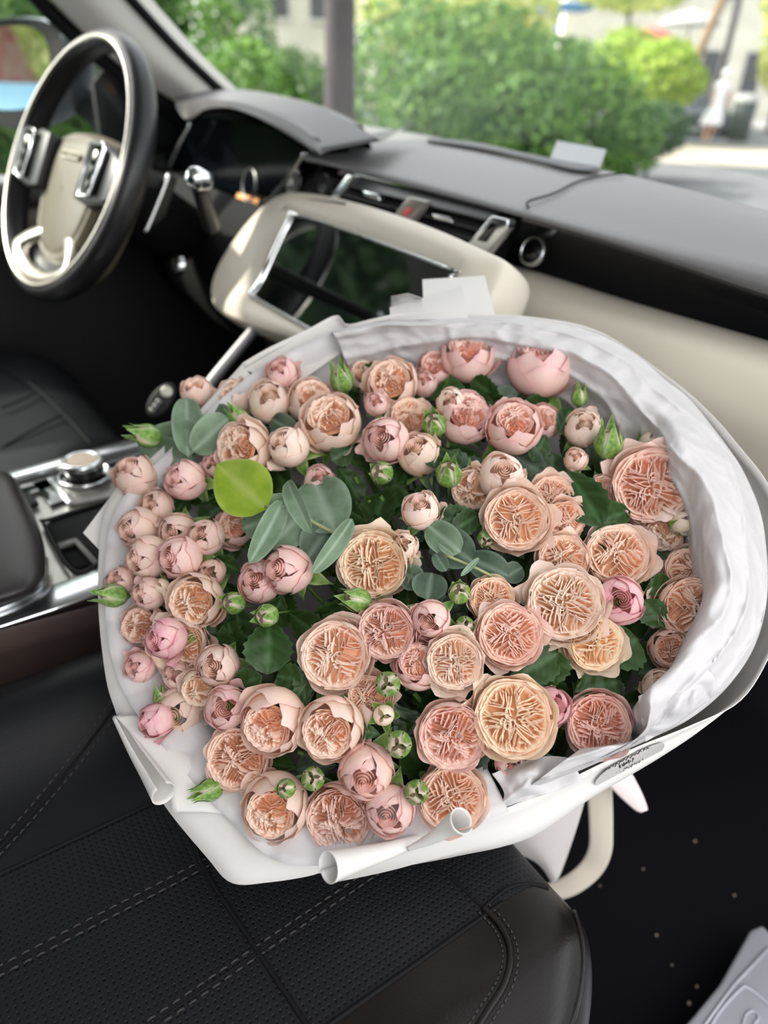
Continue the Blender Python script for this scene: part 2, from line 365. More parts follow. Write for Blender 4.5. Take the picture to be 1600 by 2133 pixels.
# parked car in shade behind the person
def simple_car(name,label,c,hd,col,L=4.2,Wd=1.75):
    u=np.array([math.cos(hd),math.sin(hd),0]);v=np.array([-u[1],u[0],0]); c=np.array(c,float)
    t=thing(name,label,'car',c)
    prof=[(-.5,.25),(-.5,.62),(-.46,.72),(-.3,.78),(-.16,1.28),(.16,1.32),(.32,.85),(.47,.72),(.5,.5),(.5,.25)]
    rows=[]
    for w,s in ((-.5,.96),(-.46,1),(0,1.01),(.46,1),(.5,.96)):
        rows.append([c+u*x*L*s+v*Wd*w*(1 if z<.8 else .84)+np.array([0,0,z*(s if z>.3 else 1)]) for x,z in prof])
    G=np.array(rows); mesh('body',G.reshape(-1,3),grid_faces(5,len(prof))+[tuple(range(len(prof))),tuple(40+i for i in range(len(prof)))][:1]+[tuple(4*len(prof)+i for i in range(len(prof)))],mat(name+'_paint',col,.25,.2,coat=.5),t,sharp=35)
    for s in (-1,1):
        w=[c+v*s*Wd*.445+u*x*L+np.array([0,0,z]) for x,z in((-.26,.84),(-.15,1.2),(.14,1.24),(.26,.88))]
        slab('side_window',w,v*s*.02,mat('car_glass',(.02,.03,.035),.08),t)
        for x in (-.31,.31):
            V,Fc=disc_mesh(c+v*s*Wd*.42+u*x*L+np.array([0,0,.32]),v*s,.32,.2); mesh('wheel',V,Fc,mat('tyre',(.02,.02,.02),.8),t)
    return t
pc=P(1465,205,'z',G0); simple_car('parked_car','small dark parked car half hidden behind the person in white',(P(1455,215,d=24)[0],P(1455,215,d=24)[1],G0),2.3,(.05,.06,.07),3.6)
# person in a white dress, walking
def person():
    f0=P(1480,272,d=19.2); x,y=f0[0],f0[1]; z=G0+.12
    r=_u; b=np.array([-_n[0],-_n[1],0])  # r = picture right, walk direction mostly left/towards camera
    skin=mat('skin',(.62,.36,.25),.6); dress=mat('white_dress',(.82,.82,.86),.8); hairm=mat('dark_hair',(.05,.03,.02),.6)
    t=thing('person','person in a white dress and pale headscarf walking on the pavement','person',(x,y,z))
    o=lambda a,d,h: np.array([x,y,z])+r*a+np.array([FW[0],FW[1],0])*d+np.array([0,0,h])
    # joints: skin modifier body
    J={'pel':(0.02,0,.92,.13),'wai':(.03,0,1.08,.105),'che':(.05,0,1.28,.13),'nek':(.07,0,1.43,.05),'hd0':(.07,0,1.52,.07),'hd1':(.075,0,1.62,.085),
       'hl':(-.05,0,.86,.09),'kl':(-.14,-.02,.48,.055),'al':(-.10,.05,.09,.038),'tl':(-.19,.03,.03,.03),
       'hr':(.09,0,.86,.09),'kr':(.10,.02,.47,.055),'ar':(.04,.08,.08,.038),'tr':(-.05,.06,.025,.03),
       'sl':(-.11,0,1.36,.05),'el':(-.18,.02,1.10,.038),'wl':(-.14,-.06,.88,.028),'fl':(-.13,-.08,.80,.025),
       'sr':(.22,0,1.36,.05),'er':(.30,.02,1.12,.038),'wr':(.28,-.05,.90,.028),'fr':(.27,-.07,.82,.025)}
    E=[('pel','wai'),('wai','che'),('che','nek'),('nek','hd0'),('hd0','hd1'),('pel','hl'),('hl','kl'),('kl','al'),('al','tl'),('pel','hr'),('hr','kr'),('kr','ar'),('ar','tr'),
       ('che','sl'),('sl','el'),('el','wl'),('wl','fl'),('che','sr'),('sr','er'),('er','wr'),('wr','fr')]
    ks=list(J); me=bpy.data.meshes.new('body')
    me.from_pydata([(o(*J[k][:3])-ORG[t.name]).tolist() for k in ks],[(ks.index(a),ks.index(c)) for a,c in E],[])
    ob=bpy.data.objects.new('body',me); COL.objects.link(ob); ob.parent=t; me.materials.append(skin)
    ob.modifiers.new('skin','SKIN')
    for i,k in enumerate(ks):
        me.skin_vertices[0].data[i].radius=(J[k][3],J[k][3]*.85); me.skin_vertices[0].data[i].use_root=(k=='pel')
    ob.modifiers.new('sub','SUBSURF').levels=2; ob.modifiers['sub'].render_levels=2
    prof=[(.30,.42,-.03),(.25,.62,-.01),(.20,.80,.01),(.16,1.0,.03),(.17,1.15,.04),(.19,1.30,.05),(.14,1.40,.06),(.06,1.44,.07)]
    V=[]
    for rr,h,a in prof:
        for j in range(20):
            q=2*math.pi*j/20; w=rr*(1+.06*math.sin(5*q) if h<.8 else 1); V.append(o(a+w*math.cos(q),.75*w*math.sin(q),h))
    mesh('dress',V,grid_faces(len(prof),20,True),dress,t)
    for s,k in ((-1,'sl'),(1,'sr')):
        e='el' if s<0 else 'er'; tube('sleeve',[o(*J[k][:3]),(o(*J[k][:3])+o(*J[e][:3]))/2],[.075,.07],dress,t)
    V=[]
    for i in range(7):
        for j in range(14):
            q=2*math.pi*j/14; ph=math.pi*i/6*.62; V.append(o(.075+.105*math.sin(ph)*math.cos(q),.03+.11*math.sin(ph)*math.sin(q),1.56+.14*math.cos(ph)))
    mesh('headscarf',V,grid_faces(7,14,True),mat('pale_scarf',(.75,.78,.84),.8),t)
person()
# behind the car on the left: what the door mirror shows
t0=thing('awning','orange awning with a red and white shop front seen in the door mirror','awning',(-7.0,-8.6,G0))
box('awning_roof',(-7.0,-8.4,1.75),(2.6,1.6,.6),mat('orange_cloth',(.95,.42,.05),.8),t0,bev=.1)
box('shop_front',(-7.0,-9.2,.55),(2.6,.2,2.2),mat('shop_red',(.65,.12,.12),.8,var=(3,(.8,.75,.7))),t0,bev=.02)
simple_car('blue_car','light blue parked car reflected in the door mirror',(-4.1,-4.9,G0),1.0,(.18,.42,.55),3.4)
bush('lime_bush','sunlit yellow green tree reflected in the door mirror','tree',[(800,1066,-2.2,.3,.3)],10,.05,lf_yel) if False else None
tt=thing('tree','sunlit yellow green tree beside the road behind the car','tree',(-5.0,-8.0,G0))
V,Q,T=leaf_cloud(RNG,[((-5.0,-8.0,1.4),(.95,.95,1.3))],3500,.09); fast_mesh('foliage',V,Q,lf_yel,tt,T,kind='stuff'); tube('trunk',[(-5.,-8,G0),(-5.,-8,1.2)],[.14,.1],bark,tt)
# ------------------------------------------------------------------ car shell (structure)
ST=dict(kind='structure')
def pl(px,py,p0,n):
    r=ray(px,py); p0=np.array(p0,float); n=np.array(n,float); return CAM+r*(((p0-CAM)@n)/(r@n))
box('floor',(.0,.3,-.02),(1.42,2.7,.04),carpet,bev=.1,label='black carpeted car floor',**ST)
box('ceiling',(-.02,-.25,1.20),(1.25,1.35,.05),pillar_c,bev=.2,label='pale fabric headliner above the seats',**ST)
box('wall_back',(0,-1.0,.5),(1.45,.06,1.4),deep_blk,bev=.1,label='unseen dark wall added to close the cabin rear to skylight',**ST)  # out of view, added to stop skylight entering from behind
box('wall_front',(-.05,1.16,.30),(1.4,.05,.68),deep_blk,bev=.1,label='black bulkhead of the footwells',**ST)
box('wall_right',(.76,-.62,.55),(.08,.7,1.25),deep_blk,bev=.1,label='dark pillar and panel behind the open passenger door',**ST)
# driver's door: lower panel, cream armrest, window, frame
d1=thing('door_1','closed driver door with cream and black trim',None,(-.74,.1,0),**ST)
box('door_panel',(-.745,.1,.29),(.07,1.7,.62),satin_blk,d1,bev=.2)
box('door_top_roll',(-.715,.2,.635),(.10,1.3,.04),pad_gry,d1,bev=.4)
box('door_armrest',(-.70,.12,.575),(.065,1.1,.075),taupe,d1,bev=.4)
box('door_pull',(-.655,.42,.60),(.02,.16,.035),chrome,d1,bev=.4)
w2=thing('window_2','driver side window',None,(-.75,.1,.66),**ST)
glass_t=mat('side_glass',(.9,.95,.93),0,trans=1)
def clear_glass(name,haze,tint=(1,1,1)):
    m=bpy.data.materials.new(name); m.use_nodes=True; n=m.node_tree.nodes; L=m.node_tree.links; n.remove(n['Principled BSDF'])
    tr=n.new('ShaderNodeBsdfTransparent'); tr.inputs[0].default_value=(*tint,1); gl=n.new('ShaderNodeBsdfGlossy'); gl.inputs['Roughness'].default_value=.02
    fr=n.new('ShaderNodeFresnel'); fr.inputs[0].default_value=1.35; df=n.new('ShaderNodeBsdfDiffuse'); df.inputs[0].default_value=(.75,.84,.80,1)
    m1=n.new('ShaderNodeMixShader'); m2=n.new('ShaderNodeMixShader'); m2.inputs[0].default_value=haze
    L.new(fr.outputs[0],m1.inputs[0]); L.new(tr.outputs[0],m1.inputs[1]); L.new(gl.outputs[0],m1.inputs[2])
    L.new(m1.outputs[0],m2.inputs[1]); L.new(df.outputs[0],m2.inputs[2]); L.new(m2.outputs[0],n['Material Output'].inputs[0]); return m
g_side=clear_glass('side_window_glass',.02,(.92,.97,.95)); g_ws=clear_glass('windscreen_glass',.13,(.97,1,.98))  # windscreen's diffuse share paints reflected haze and dust as a milky tone
mesh('pane',[(-.75,-.55,.65),(-.75,.62,.65),(-.71,.44,.98),(-.66,-.0,1.14),(-.66,-.55,1.16)],[(0,1,2,3,4)],g_side,w2,smooth=False)
# pillar between door window and windscreen
xa=-.68
tp=thing('trim_1','pale fabric windscreen pillar left of the steering wheel',None,P(375,190,'x',xa),**ST)
Lp=[P(60,-60,'x',xa),P(105,0,'x',xa),P(185,80,'x',xa),P(280,160,'x',xa),P(372,218,'x',xa),P(430,275,'x',xa)]
Rp=[P(215,-60,'x',xa+.06),P(268,0,'x',xa+.06),P(330,68,'x',xa+.06),P(385,125,'x',xa+.06),P(450,186,'x',xa+.06),P(510,240,'x',xa+.06)]
Mp=[(a+b)/2+np.array([.028,-.03,.01]) for a,b in zip(Lp,Rp)]
loft('pillar_cover',[[a+np.array([-.05,0.03,0]) for a in Lp],Lp,Mp,Rp,[b+np.array([-.02,.05,0]) for b in Rp]],14,17,pillar_c,tp)
tube('door_seal',[a+np.array([-.012,-.012,-.004]) for a in Lp],.013,deep_blk,tp,n=20)
tube('windscreen_seal',[b+np.array([.004,.0,.004]) for b in Rp],.008,deep_blk,tp,n=20)
# black sail panel in the window corner
slab('mirror_corner_panel',[(-.745,.40,.66),(-.745,.68,.64),(-.72,.52,.93),(-.735,.40,.80)],(-.02,0,0),deep_blk,tp)
# windscreen
w1=thing('window_1','large hazy windscreen above the dashboard',None,(0,.9,.76),**ST)
TL,TR=np.array([-.66,.42,1.14]),np.array([.60,.34,1.20]); BL,BR=np.array([-.72,.90,.72]),np.array([.74,.80,.72])
rows=[]
for v in np.linspace(0,1,7):
    a=BL+(TL-BL)*v;b=BR+(TR-BR)*v; c=(a+b)/2+np.array([0,.14*(1-v)+.06,.02])
    rows.append([a,c,b])
loft('pane',rows,16,7,g_ws,w1)
box('trim_2',(-.02,.40,1.19),(1.3,.08,.05),deep_blk,bev=.3,label='windscreen header rail',**ST)

# ------------------------------------------------------------------ dashboard
D=thing('dashboard','long grey topped dashboard with cream lower padding','dashboard',(.1,.75,.6))
lipx=[(640,322,.512),(690,333,.52),(850,372,.545),(1100,440,.58),(1350,505,.595),(1600,562,.60),(1850,615,.60)]
lipy2=[338,348,390,456,532,615,690]
lipT=[P(x,y,'y',v) for x,y,v in lipx]
far=[P(x,y,'y',v) for x,y,v in [(690,246,.86),(745,258,.86),(900,284,.84),(1100,330,.80),(1300,363,.77),(1600,438,.73),(1850,505,.72)]]
def endx(L):
    d=L[-1]-L[-2]; return L+[L[-1]+d*((.745-L[-1][0])/d[0])] if d[0]>0 and L[-1][0]<.74 else L
lipT=endx(lipT); far=endx(far)
mid=[a*.5+b*.5+np.array([0,0,.004]) for a,b in zip(lipT,far)]
beyond=[f+np.array([-.02,.12,-.045]) for f in far]
lipB=[P(x,y2,'y',v-.004) for (x,y,v),y2 in zip(lipx,lipy2)]; lipB=endx(lipB); lipU=[p+np.array([0,.05,-.004]) for p in lipB]
lipM=[(a+b)/2+np.array([0,-.006,.0]) for a,b in zip(lipT,lipB)]
loft('top_pad',[beyond,far,[l*.3+m*.7+np.array([0,0,.003]) for l,m in zip(lipT,far)],mid,[l*.8+m*.2+np.array([0,0,.002]) for l,m in zip(lipT,far)],[l*.94+m*.06 for l,m in zip(lipT,far)],lipT,lipM,lipB,lipU],60,None,pad_gry,D)
def onpad(px,py,lift=.0045):
    # point of the top pad under a photo pixel (numeric)
    best=None
    for i in range(len(far)-1):
        for q in np.linspace(0,1,9):
            a=lipT[i]*(1-q)+lipT[i+1]*q; b=far[i]*(1-q)+far[i+1]*q
            for w in np.linspace(0,1,25):
                p=a*(1-w)+b*w; p[2]+=.004*4*w*(1-w)*.5; x,y,_=pix(p); e=(x-px)**2+(y-py)**2
                if best is None or e<best[0]: best=(e,p)
    return best[1]+np.array([0,0,lift])
tube('pad_seam',[onpad(x,y,.0035) for x,y in [(1102,450),(1112,430),(1150,408),(1200,385),(1260,372),(1300,366)]],.0012,deep_blk,D,n=30,k=6)
loft('defroster_grille',[[onpad(x,y) for x,y in [(885,300),(1000,318),(1100,340),(1200,362),(1240,368)]],[onpad(x,y,.004) for x,y in [(885,292),(1000,300),(1100,326),(1200,345),(1240,360)]]],16,4,mat('grille_grey',(.09,.09,.10),.6),D,thick=.002)
# dark recess band under the pad
bandT=[p+np.array([0,.02,-.008]) for p in lipB[1:]]
crm=[(560,428,.50),(700,455,.52),(1000,540,.60),(1045,547,.635),(1300,628,.645),(1600,714,.65),(1850,780,.65)]
bandB=endx([P(x,y+6,'y',v+.01) for x,y,v in crm[1:]])
loft('dark_inlay',[bandT,[(a+b)/2+np.array([0,.015,0]) for a,b in zip(bandT,bandB)],bandB],30,8,gloss_blk if False else mat('inlay_black',(.006,.007,.010),.25,coat=.3),D)
# cream pad on the passenger side
cT=[P(1000,560,'y',.60),P(1045,547,'y',.62),P(1300,625,'y',.628),P(1600,711,'y',.63),P(1850,780,'y',.63)]; cT=endx(cT)
c1=[p+np.array([0,-.028,-.006]) for p in cT]; c2=[p+np.array([0,-.047,-.028]) for p in cT]; c3=[p+np.array([0,-.052,-.075]) for p in cT]; c4=[p+np.array([0,-.02,-.16]) for p in cT]; c5=[p+np.array([0,.10,-.24]) for p in cT]
loft('cream_pad',[[p+np.array([0,.03,-.01]) for p in cT],cT,c1,c2,c3,c4,c5],30,40,cream,D)
loft('lower_panel',[[p+np.array([0,.02,0.0]) for p in c4],[p+np.array([0,.16,-.08]) for p in c5],[p+np.array([0,.25,-.3]) for p in c5]],20,10,deep_blk,D)
# start button ring on the inlay
sc=P(1113,524,'y',.615); nn=-FW*.3+np.array([0,-1,.25]); 
V,Fc=lathe(sc,nn,[(.0125,0),(.0125,.005),(.0145,.007),(.0165,.005),(.0165,0)],32); mesh('start_button_ring',V,Fc,chrome,D)
V,Fc=disc_mesh(sc,nn,.0120,.006); mesh('start_button',V,Fc,gloss_blk,D)

# centre stack: cream bezel, chrome screen frame, touchscreen
s0=np.array([.05,.47,.673]); sn=np.array([0,-.79,.62]); sn=np.array([0,-.79,.615])/np.linalg.norm([0,.79,.615])
Sp=lambda x,y,o=0:pl(x,y,s0+sn*o,sn)
# screen window corner pixels
scr=[(628,452),(925,556),(935,572),(925,600),(905,660),(860,720),(760,735),(540,622),(532,604),(548,580),(604,462)]
bez_o=[(575,408),(640,400),(760,425),(900,472),(1020,525),(1052,542),(1040,590),(1000,660),(930,740),(800,765),(600,702),(500,668),(446,640),(437,598),(455,545),(510,465)]
def scl(poly,k,c=None):
    a=np.array(poly,float); c=a.mean(0) if c is None else np.array(c); return [tuple(c+(p-c)*k) for p in a]
S=thing('centre_touchscreen','glossy black touchscreen in a chrome frame set in cream leather','screen',Sp(740,600))
bo=cr([Sp(*p,0) for p in bez_o],64,True); bi=cr([Sp(*p,.004) for p in scl(scr,1.05)],64,True)
# align starting points: both start near top-left
bi=np.roll(bi,0,0)
def ringalign(A,B):
    best=min(range(len(B)),key=lambda k:sum(np.linalg.norm(A[i]-B[(i+k)%len(B)]) for i in range(0,len(A),6))); return np.roll(B,-best,0)
bi=ringalign(bo,bi)
bm_=[(a*.45+b*.55)+sn*.007 for a,b in zip(bo,bi)]; bo1=[a*.9+b*.1+sn*.002 for a,b in zip(bo,bi)]
bd=[p-sn*.02+(p-bo.mean(0))*.02 for p in bo]; be=[p-sn*.05+(p-bo.mean(0))*.02 for p in bo]; bf=[p-sn*.07-(p-bo.mean(0))*.1 for p in bo]
V=np.concatenate([np.array(x) for x in (bf,be,bd,bo,bo1,bm_,bi,[b-sn*.01 for b in bi])])
ob=mesh('cream_surround',V,grid_faces(8,64,True),cream,S); ob.modifiers.new('sub','SUBSURF').levels=1
tube('surround_seam',[Sp(x,y,.005) for x,y in [(720,424),(640,416),(606,424),(560,470),(508,545),(487,600),(492,625),(540,655)]],.0011,deep_blk,S,n=40,k=6)
si=cr([Sp(*p,.005) for p in scr],80,True); so=cr([Sp(*p,.005) for p in scl(scr,1.045)],80,True)
V=np.concatenate([si-sn*.004,si,(si+so)/2+sn*.003,so,so-sn*.006]); mesh('chrome_frame',V,grid_faces(5,80,True),chrome,S)
scrm=mat('screen_glass',(.003,.004,.004),.04,spec=.8,coat=1)
V=list(si-sn*.002); mesh('screen',V,[tuple(range(80))],scrm,S,smooth=False)

# air vents between pad lip and screen
VP=lambda x,y,o=0:P(x,y,'y',.50+(x-690)/360*.065-o)
A=thing('air_vent','central air vent with four dark slats and chrome end pieces','air vent',VP(860,440))
slab('vent_box',[VP(x,y,-.022) for x,y in [(655,362),(1050,452),(1010,545),(640,440)]],(0,.03,0),deep_blk,A)
u=VP(1010,490)-VP(690,405); u/=np.linalg.norm(u)
for i,(a,b) in enumerate([((725,372),(1030,452)),((705,390),(1015,472)),((697,408),(1003,493)),((690,426),(992,515))]):
    pa,pb=VP(*a,-.004),VP(*b,-.004); 
    n_=np.array([0,-.9,.42]); V,Fc=rbox((pa+pb)/2,(np.linalg.norm(pb-pa),.024,.0022),(u,np.cross(n_,u),n_) if False else (u,np.array([0,-.93,-.36]),np.array([0,-.36,.93])),.3,2); mesh('slat',V,Fc,mat('slat_black',(.02,.02,.022),.4),A)
def chrome_end(poly,name='chrome_end'): slab(name,[VP(x,y,.004) for x,y in poly],(0,.012,0),chrome,A,bev=.0015)
chrome_end([(722,363),(738,366),(690,431),(675,427)])
ce=[(1022,449),(1058,458),(1056,476),(1012,530),(963,520)]; chrome_end(ce)
slab('vent_wheel',[VP(x,y,.007) for x,y in [(1022,462),(1036,466),(1008,505),(992,500)]],(0,.006,0),gloss_blk,A,bev=.0008)
chrome_end([(755,396),(785,404),(790,418),(758,408)],'slat_tab'); chrome_end([(898,444),(935,452),(942,464),(903,456)],'slat_tab')
slab('centre_button_bar',[VP(x,y,.010) for x,y in [(848,410),(886,420),(842,478),(806,466)]],(0,.012,0),mat('bar_grey',(.25,.24,.22),.25,.4),A,bev=.001)
slab('hazard_button',[VP(x,y,.013) for x,y in [(846,432),(858,435),(846,450),(836,446)]],(0,.002,0),mat('hazard_red',(.55,.08,.08),.4),A,bev=.0004)

# instrument hood and instruments
I=thing('instrument_hood','dark leather hood arching over the driver instruments','instrument hood',P(560,260,'y',.5))
fr_=[(368,222,.46),(390,250,.46),(430,228,.46),(475,225,.46),(525,240,.46),(575,265,.46),(640,305,.46),(668,322,.465),(705,305,.53),(745,287,.60)]
rg_=[(367,212,.475),(383,212,.475),(430,208,.475),(480,210,.475),(530,222,.475),(580,240,.475),(630,268,.475),(660,292,.48),(705,282,.545),(753,270,.61)]
bk=[(369,208,.54),(384,198,.60),(425,188,.63),(470,188,.65),(530,193,.66),(590,203,.66),(650,217,.66),(690,230,.65),(730,248,.64),(757,266,.62)]
f_=[P(x,y,'y',v) for x,y,v in fr_]; b_=[P(x,y,'y',v) for x,y,v in bk]
r_=[P(x,y,'y',v) for x,y,v in rg_]; m_=[(a+b)/2+np.array([0,0,.004]) for a,b in zip(r_,b_)]; r2_=[a*.93+b*.07 for a,b in zip(r_,b_)]; r3_=[a*.85+b*.15 for a,b in zip(r_,f_)]; fu=[p+np.array([-.01,.012,.002]) for p in f_]; fd=[p+np.array([-.02,.10,.012]) for p in f_]
bdn=[p+np.array([0,.03,-.05]) for p in b_]
ob=loft('hood',[bdn,b_,m_,r2_,r_,r3_,f_,fu,fd],40,40,mat('hood_leather',(.035,.032,.033),.4,bump=(500,.3,.0006)),I); 
IY=.50; IP=lambda x,y,o=0:P(x,y,'y',IY-o)
igl=mat('instrument_glass',(.003,.004,.006),.12,spec=.12)
slab('instrument_recess',[IP(x,y,-.05) for x,y in [(372,215),(560,235),(690,310),(650,400),(560,470),(330,420),(335,300)]],(0,.03,0),deep_blk,I)
slab('instrument_screen',[IP(x,y,-.03) for x,y in [(395,240),(560,262),(645,318),(562,418),(440,385),(365,340)]],(0,.005,0),igl,I)
for q in ([(398,258),(380,290),(360,330),(352,352)],[(636,318),(605,362),(572,408),(545,425)],[(432,392),(480,412),(530,428)]):
    tube('silver_trim',[IP(x,y,-.01) for x,y in q],.0035,chrome,I,n=14)
V,Fc=lathe(IP(520,385,-.024),(0,-1,.2),[(.022,0),(.024,.003),(.026,0)],32); mesh('gauge_ring',V,Fc,mat('dull_ring',(.2,.2,.2),.4,.8),I)
slab('fuel_readout',[IP(x,y,-.022) for x,y in [(495,402),(538,415),(532,428),(490,416)]],(0,.002,0),mat('amber_lit',(.8,.4,.15),.5,emit=((1,.5,.2),.7)),I)
V,Fc=lathe(IP(612,378,-.02),(0,-1,.2),[(0,0),(.016,.001),(.018,.004),(.02,0)],32); mesh('speaker_knob',V,Fc,mat('dull_ring'),I)
V,Fc=lathe(P(678,385,'y',.50),(0,-1,.2),[(0,0),(.010,.001),(.012,.004),(.014,0)],32); mesh('speaker_knob',V,Fc,satin_blk,I)

# ------------------------------------------------------------------ lower dark driver side panel & centre stack sides
K=thing('lower_dash','black lower dashboard and knee panel behind the steering wheel','lower dash',(-.3,.55,.45))
loft('knee_panel',[[(-.72,.50,.66),(-.40,.49,.66),(-.20,.50,.66),(-.13,.50,.66)],[(-.72,.46,.55),(-.40,.45,.55),(-.22,.46,.55),(-.12,.47,.55)],[(-.72,.50,.42),(-.4,.50,.42),(-.2,.50,.42),(-.1,.48,.42)],[(-.72,.80,.25),(-.4,.80,.25),(-.2,.80,.25),(-.1,.60,.25)]],16,14,deep_blk,K)
loft('stack_side',[[P(450,620,'y',.40)+np.array([.01,.05,.0]),P(600,690,'y',.40)+np.array([0,.05,0]),P(800,760,'y',.42)],[(-.06,.42,.42),(.05,.42,.42),(.20,.42,.42)],[(-.06,.42,.1),(.05,.42,.1),(.2,.42,.1)]],10,8,deep_blk,K)
tube('silver_strut',[P(546,668,'x',-.085),P(500,722,'x',-.083),P(450,782,'x',-.08),P(425,815,'x',-.078)],.0075,mat('dull_silver',(.30,.30,.31),.5,.6),K,n=14)
V,Fc=lathe(P(376,553,'y',.40),(.1,-1,.2),[(0,.01),(.010,.012),(.014,.009),(.016,0)],24); mesh('ignition_knob',V,Fc,chrome,K)

# ------------------------------------------------------------------ steering wheel
wc=np.array([-.416,.256,.7066]); az,el=.17,.476
wn=np.array([math.sin(az)*math.cos(el),-math.cos(az)*math.cos(el),math.sin(el)])
wa=np.cross(wn,[0,0,1.]);wa/=np.linalg.norm(wa); wb=np.cross(wn,wa); 
if wb[2]<0: wb=-wb
wa=np.cross(wb,wn)
SW=thing('steering_wheel','leather steering wheel with taupe hub and pale metal inner ring','steering wheel',wc)
wp=lambda a,b,o=0:wc+wa*a+wb*b+wn*o
T_=np.linspace(0,2*math.pi,73)[:-1]
# rim: oval section, leather, sitting behind the metal ring
V=[]
for t in T_:
    e=wa*math.cos(t)+wb*math.sin(t)
    for j in range(14):
        q=2*math.pi*j/14; V.append(wc+e*(.182+.0135*math.cos(q))+wn*(-.016+.019*math.sin(q)))
rim=mesh('rim',V,grid_faces(72,14,True)+[(71*14+j,71*14+(j+1)%14,(j+1)%14,j) for j in range(14)],wheel_lea,SW)
tube('metal_ring',[wc+(wa*math.cos(t)+wb*math.sin(t))*.178+wn*.002 for t in T_],.0038,champ,SW,closed=True,k=10)
# hub: shield shape
hub=[(-.062,.040),(-.045,.052),(0,.056),(.045,.052),(.062,.040),(.064,.0),(.052,-.045),(.030,-.068),(0,-.074),(-.030,-.068),(-.052,-.045),(-.064,0)]
rows=[]
hub_m=mat('hub_taupe',(.115,.098,.066),.42,bump=(500,.2,.0005))
for k,o in ((1.12,-.05),(1.1,-.008),(1.0,.004),(.93,.010),(.90,.007),(.86,.011),(.5,.016),(.02,.018)): rows.append([wp(a*k*1.42,b*k*1.45-.030,o-.026) for a,b in hub])
loft('hub_cover',rows,60,24,hub_m,SW,closed=True)
pb=[wp(a,b-.005,-.0075) for a,b in rrect(0,.022,.058,.010,.002)]; plate=slab('name_plate',pb,wn*.0015,mat('plate_dull',(.50,.46,.38),.35,.3),SW)
fc=bpy.data.curves.new('lettering','FONT'); fc.body='RANGE ROVER'; fc.size=.0082; fc.align_x='CENTER'; fc.align_y='CENTER'; fc.extrude=.0004; fc.resolution_u=2
fo=bpy.data.objects.new('tmp',fc); COL.objects.link(fo); bpy.context.view_layer.update()
fm=bpy.data.meshes.new_from_object(fo.evaluated_get(bpy.context.evaluated_depsgraph_get())); bpy.data.objects.remove(fo)
fv=[wp(v.co.x,.017+v.co.y,-.0056+v.co.z) for v in fm.vertices]; mesh('lettering',fv,[tuple(p.vertices) for p in fm.polygons],hub_m,plate,smooth=False)
# control pods (dark with metal edge) and spokes
for s in (-1,1):
    q=[wp(s*a,b,.002) for a,b in [(.066,.040),(.10,.044),(.155,.028),(.172,.018),(.170,-.030),(.15,-.036),(.10,-.045),(.064,-.040)]]
    slab('spoke',q,wn*-.018,wheel_lea,SW,bev=.004)
    q=[wp(s*a,b,.010) for a,b in [(.100,.034),(.128,.036),(.138,.028),(.130,-.030),(.102,-.034)]]
    pod=slab('control_pad',q,wn*-.010,gloss_blk,SW,bev=.002)
    tube('pad_edge',[wp(s*a,b,.011) for a,b in [(.099,.036),(.128,.038),(.141,.030),(.132,-.032),(.101,-.037),(.097,0)]],.0014,chrome,pod,closed=True,k=6)
    for b in (.02,0,-.02): V,Fc=disc_mesh(wp(s*.118,b,.010),wn,.0065,.003,16); mesh('button',V,Fc,champ if b==.02 else satin_blk,pod)
# twin lower spoke with metal trim
lp=cr([wp(a_,b_,o_) for a_,b_,o_ in [(-.050,-.090,-.016),(-.080,-.108,-.008),(-.102,-.130,-.002),(-.085,-.150,0),(-.045,-.166,0),(0,-.171,0),(.045,-.166,0),(.085,-.150,0),(.102,-.130,-.002),(.080,-.108,-.008),(.050,-.090,-.016)]],40)
ln=cr([wp(a_,b_,o_) for a_,b_,o_ in [(-.036,-.105,-.016),(-.062,-.120,-.010),(-.078,-.133,-.006),(-.066,-.143,-.005),(-.038,-.152,-.005),(0,-.156,-.005),(.038,-.152,-.005),(.066,-.143,-.005),(.078,-.133,-.006),(.062,-.120,-.010),(.036,-.105,-.016)]],40)
mesh('lower_spoke',np.concatenate([lp-wn*.012,lp,(lp+ln)/2+wn*.003,ln,ln-wn*.012]),grid_faces(5,40),champ,SW)
slab('lower_spoke_web',[wp(a,b,-.022) for a,b in [(-.05,-.08),(.05,-.08),(.098,-.13),(.045,-.165),(0,-.172),(-.045,-.165),(-.098,-.13)]],wn*-.006,wheel_lea,SW)
tube('column',[wp(0,0,-.05),wp(0,-.01,-.12),wp(0,-.02,-.22)],[.062,.055,.05],deep_blk,SW,k=20)
ST_=thing('column_stalk','black column stalk with a round chrome tip right of the wheel','stalk',P(410,372,'x',-.27))
e1=P(409,372,'y',.31); e0=wc-wn*.08+wa*.0
tube('lever',[e1,e1*.7+P(425,430,'y',.36)*.3,P(440,470,'y',.38)],[.009,.009,.012],satin_blk,ST_)
V,Fc=lathe(e1,(.35,-.9,.25),[(0,.012),(.006,.012),(.011,.007),(.0125,0),(.011,-.008),(.010,-.016),(0,-.016)],24); mesh('tip',V,Fc,chrome,ST_)
PD=thing('shift_paddle','silver edged shift paddle behind the right of the steering wheel','paddle',P(330,430,'x',-.30))
tube('paddle_edge',[P(352,362,'x',-.30),P(338,400,'x',-.30),P(320,445,'x',-.30),P(303,484,'x',-.30)],.0030,chrome,PD,n=14)
slab('paddle_blade',[P(x,y,'x',-.302) for x,y in [(352,362),(370,372),(345,450),(305,484)]],(-.004,0,0),satin_blk,PD,bev=.001)
slab('mount',[P(x,y,'x',-.31) for x,y in [(310,352),(360,372),(350,400),(300,390)]],(-.03,0,0),satin_blk,PD,bev=.002)

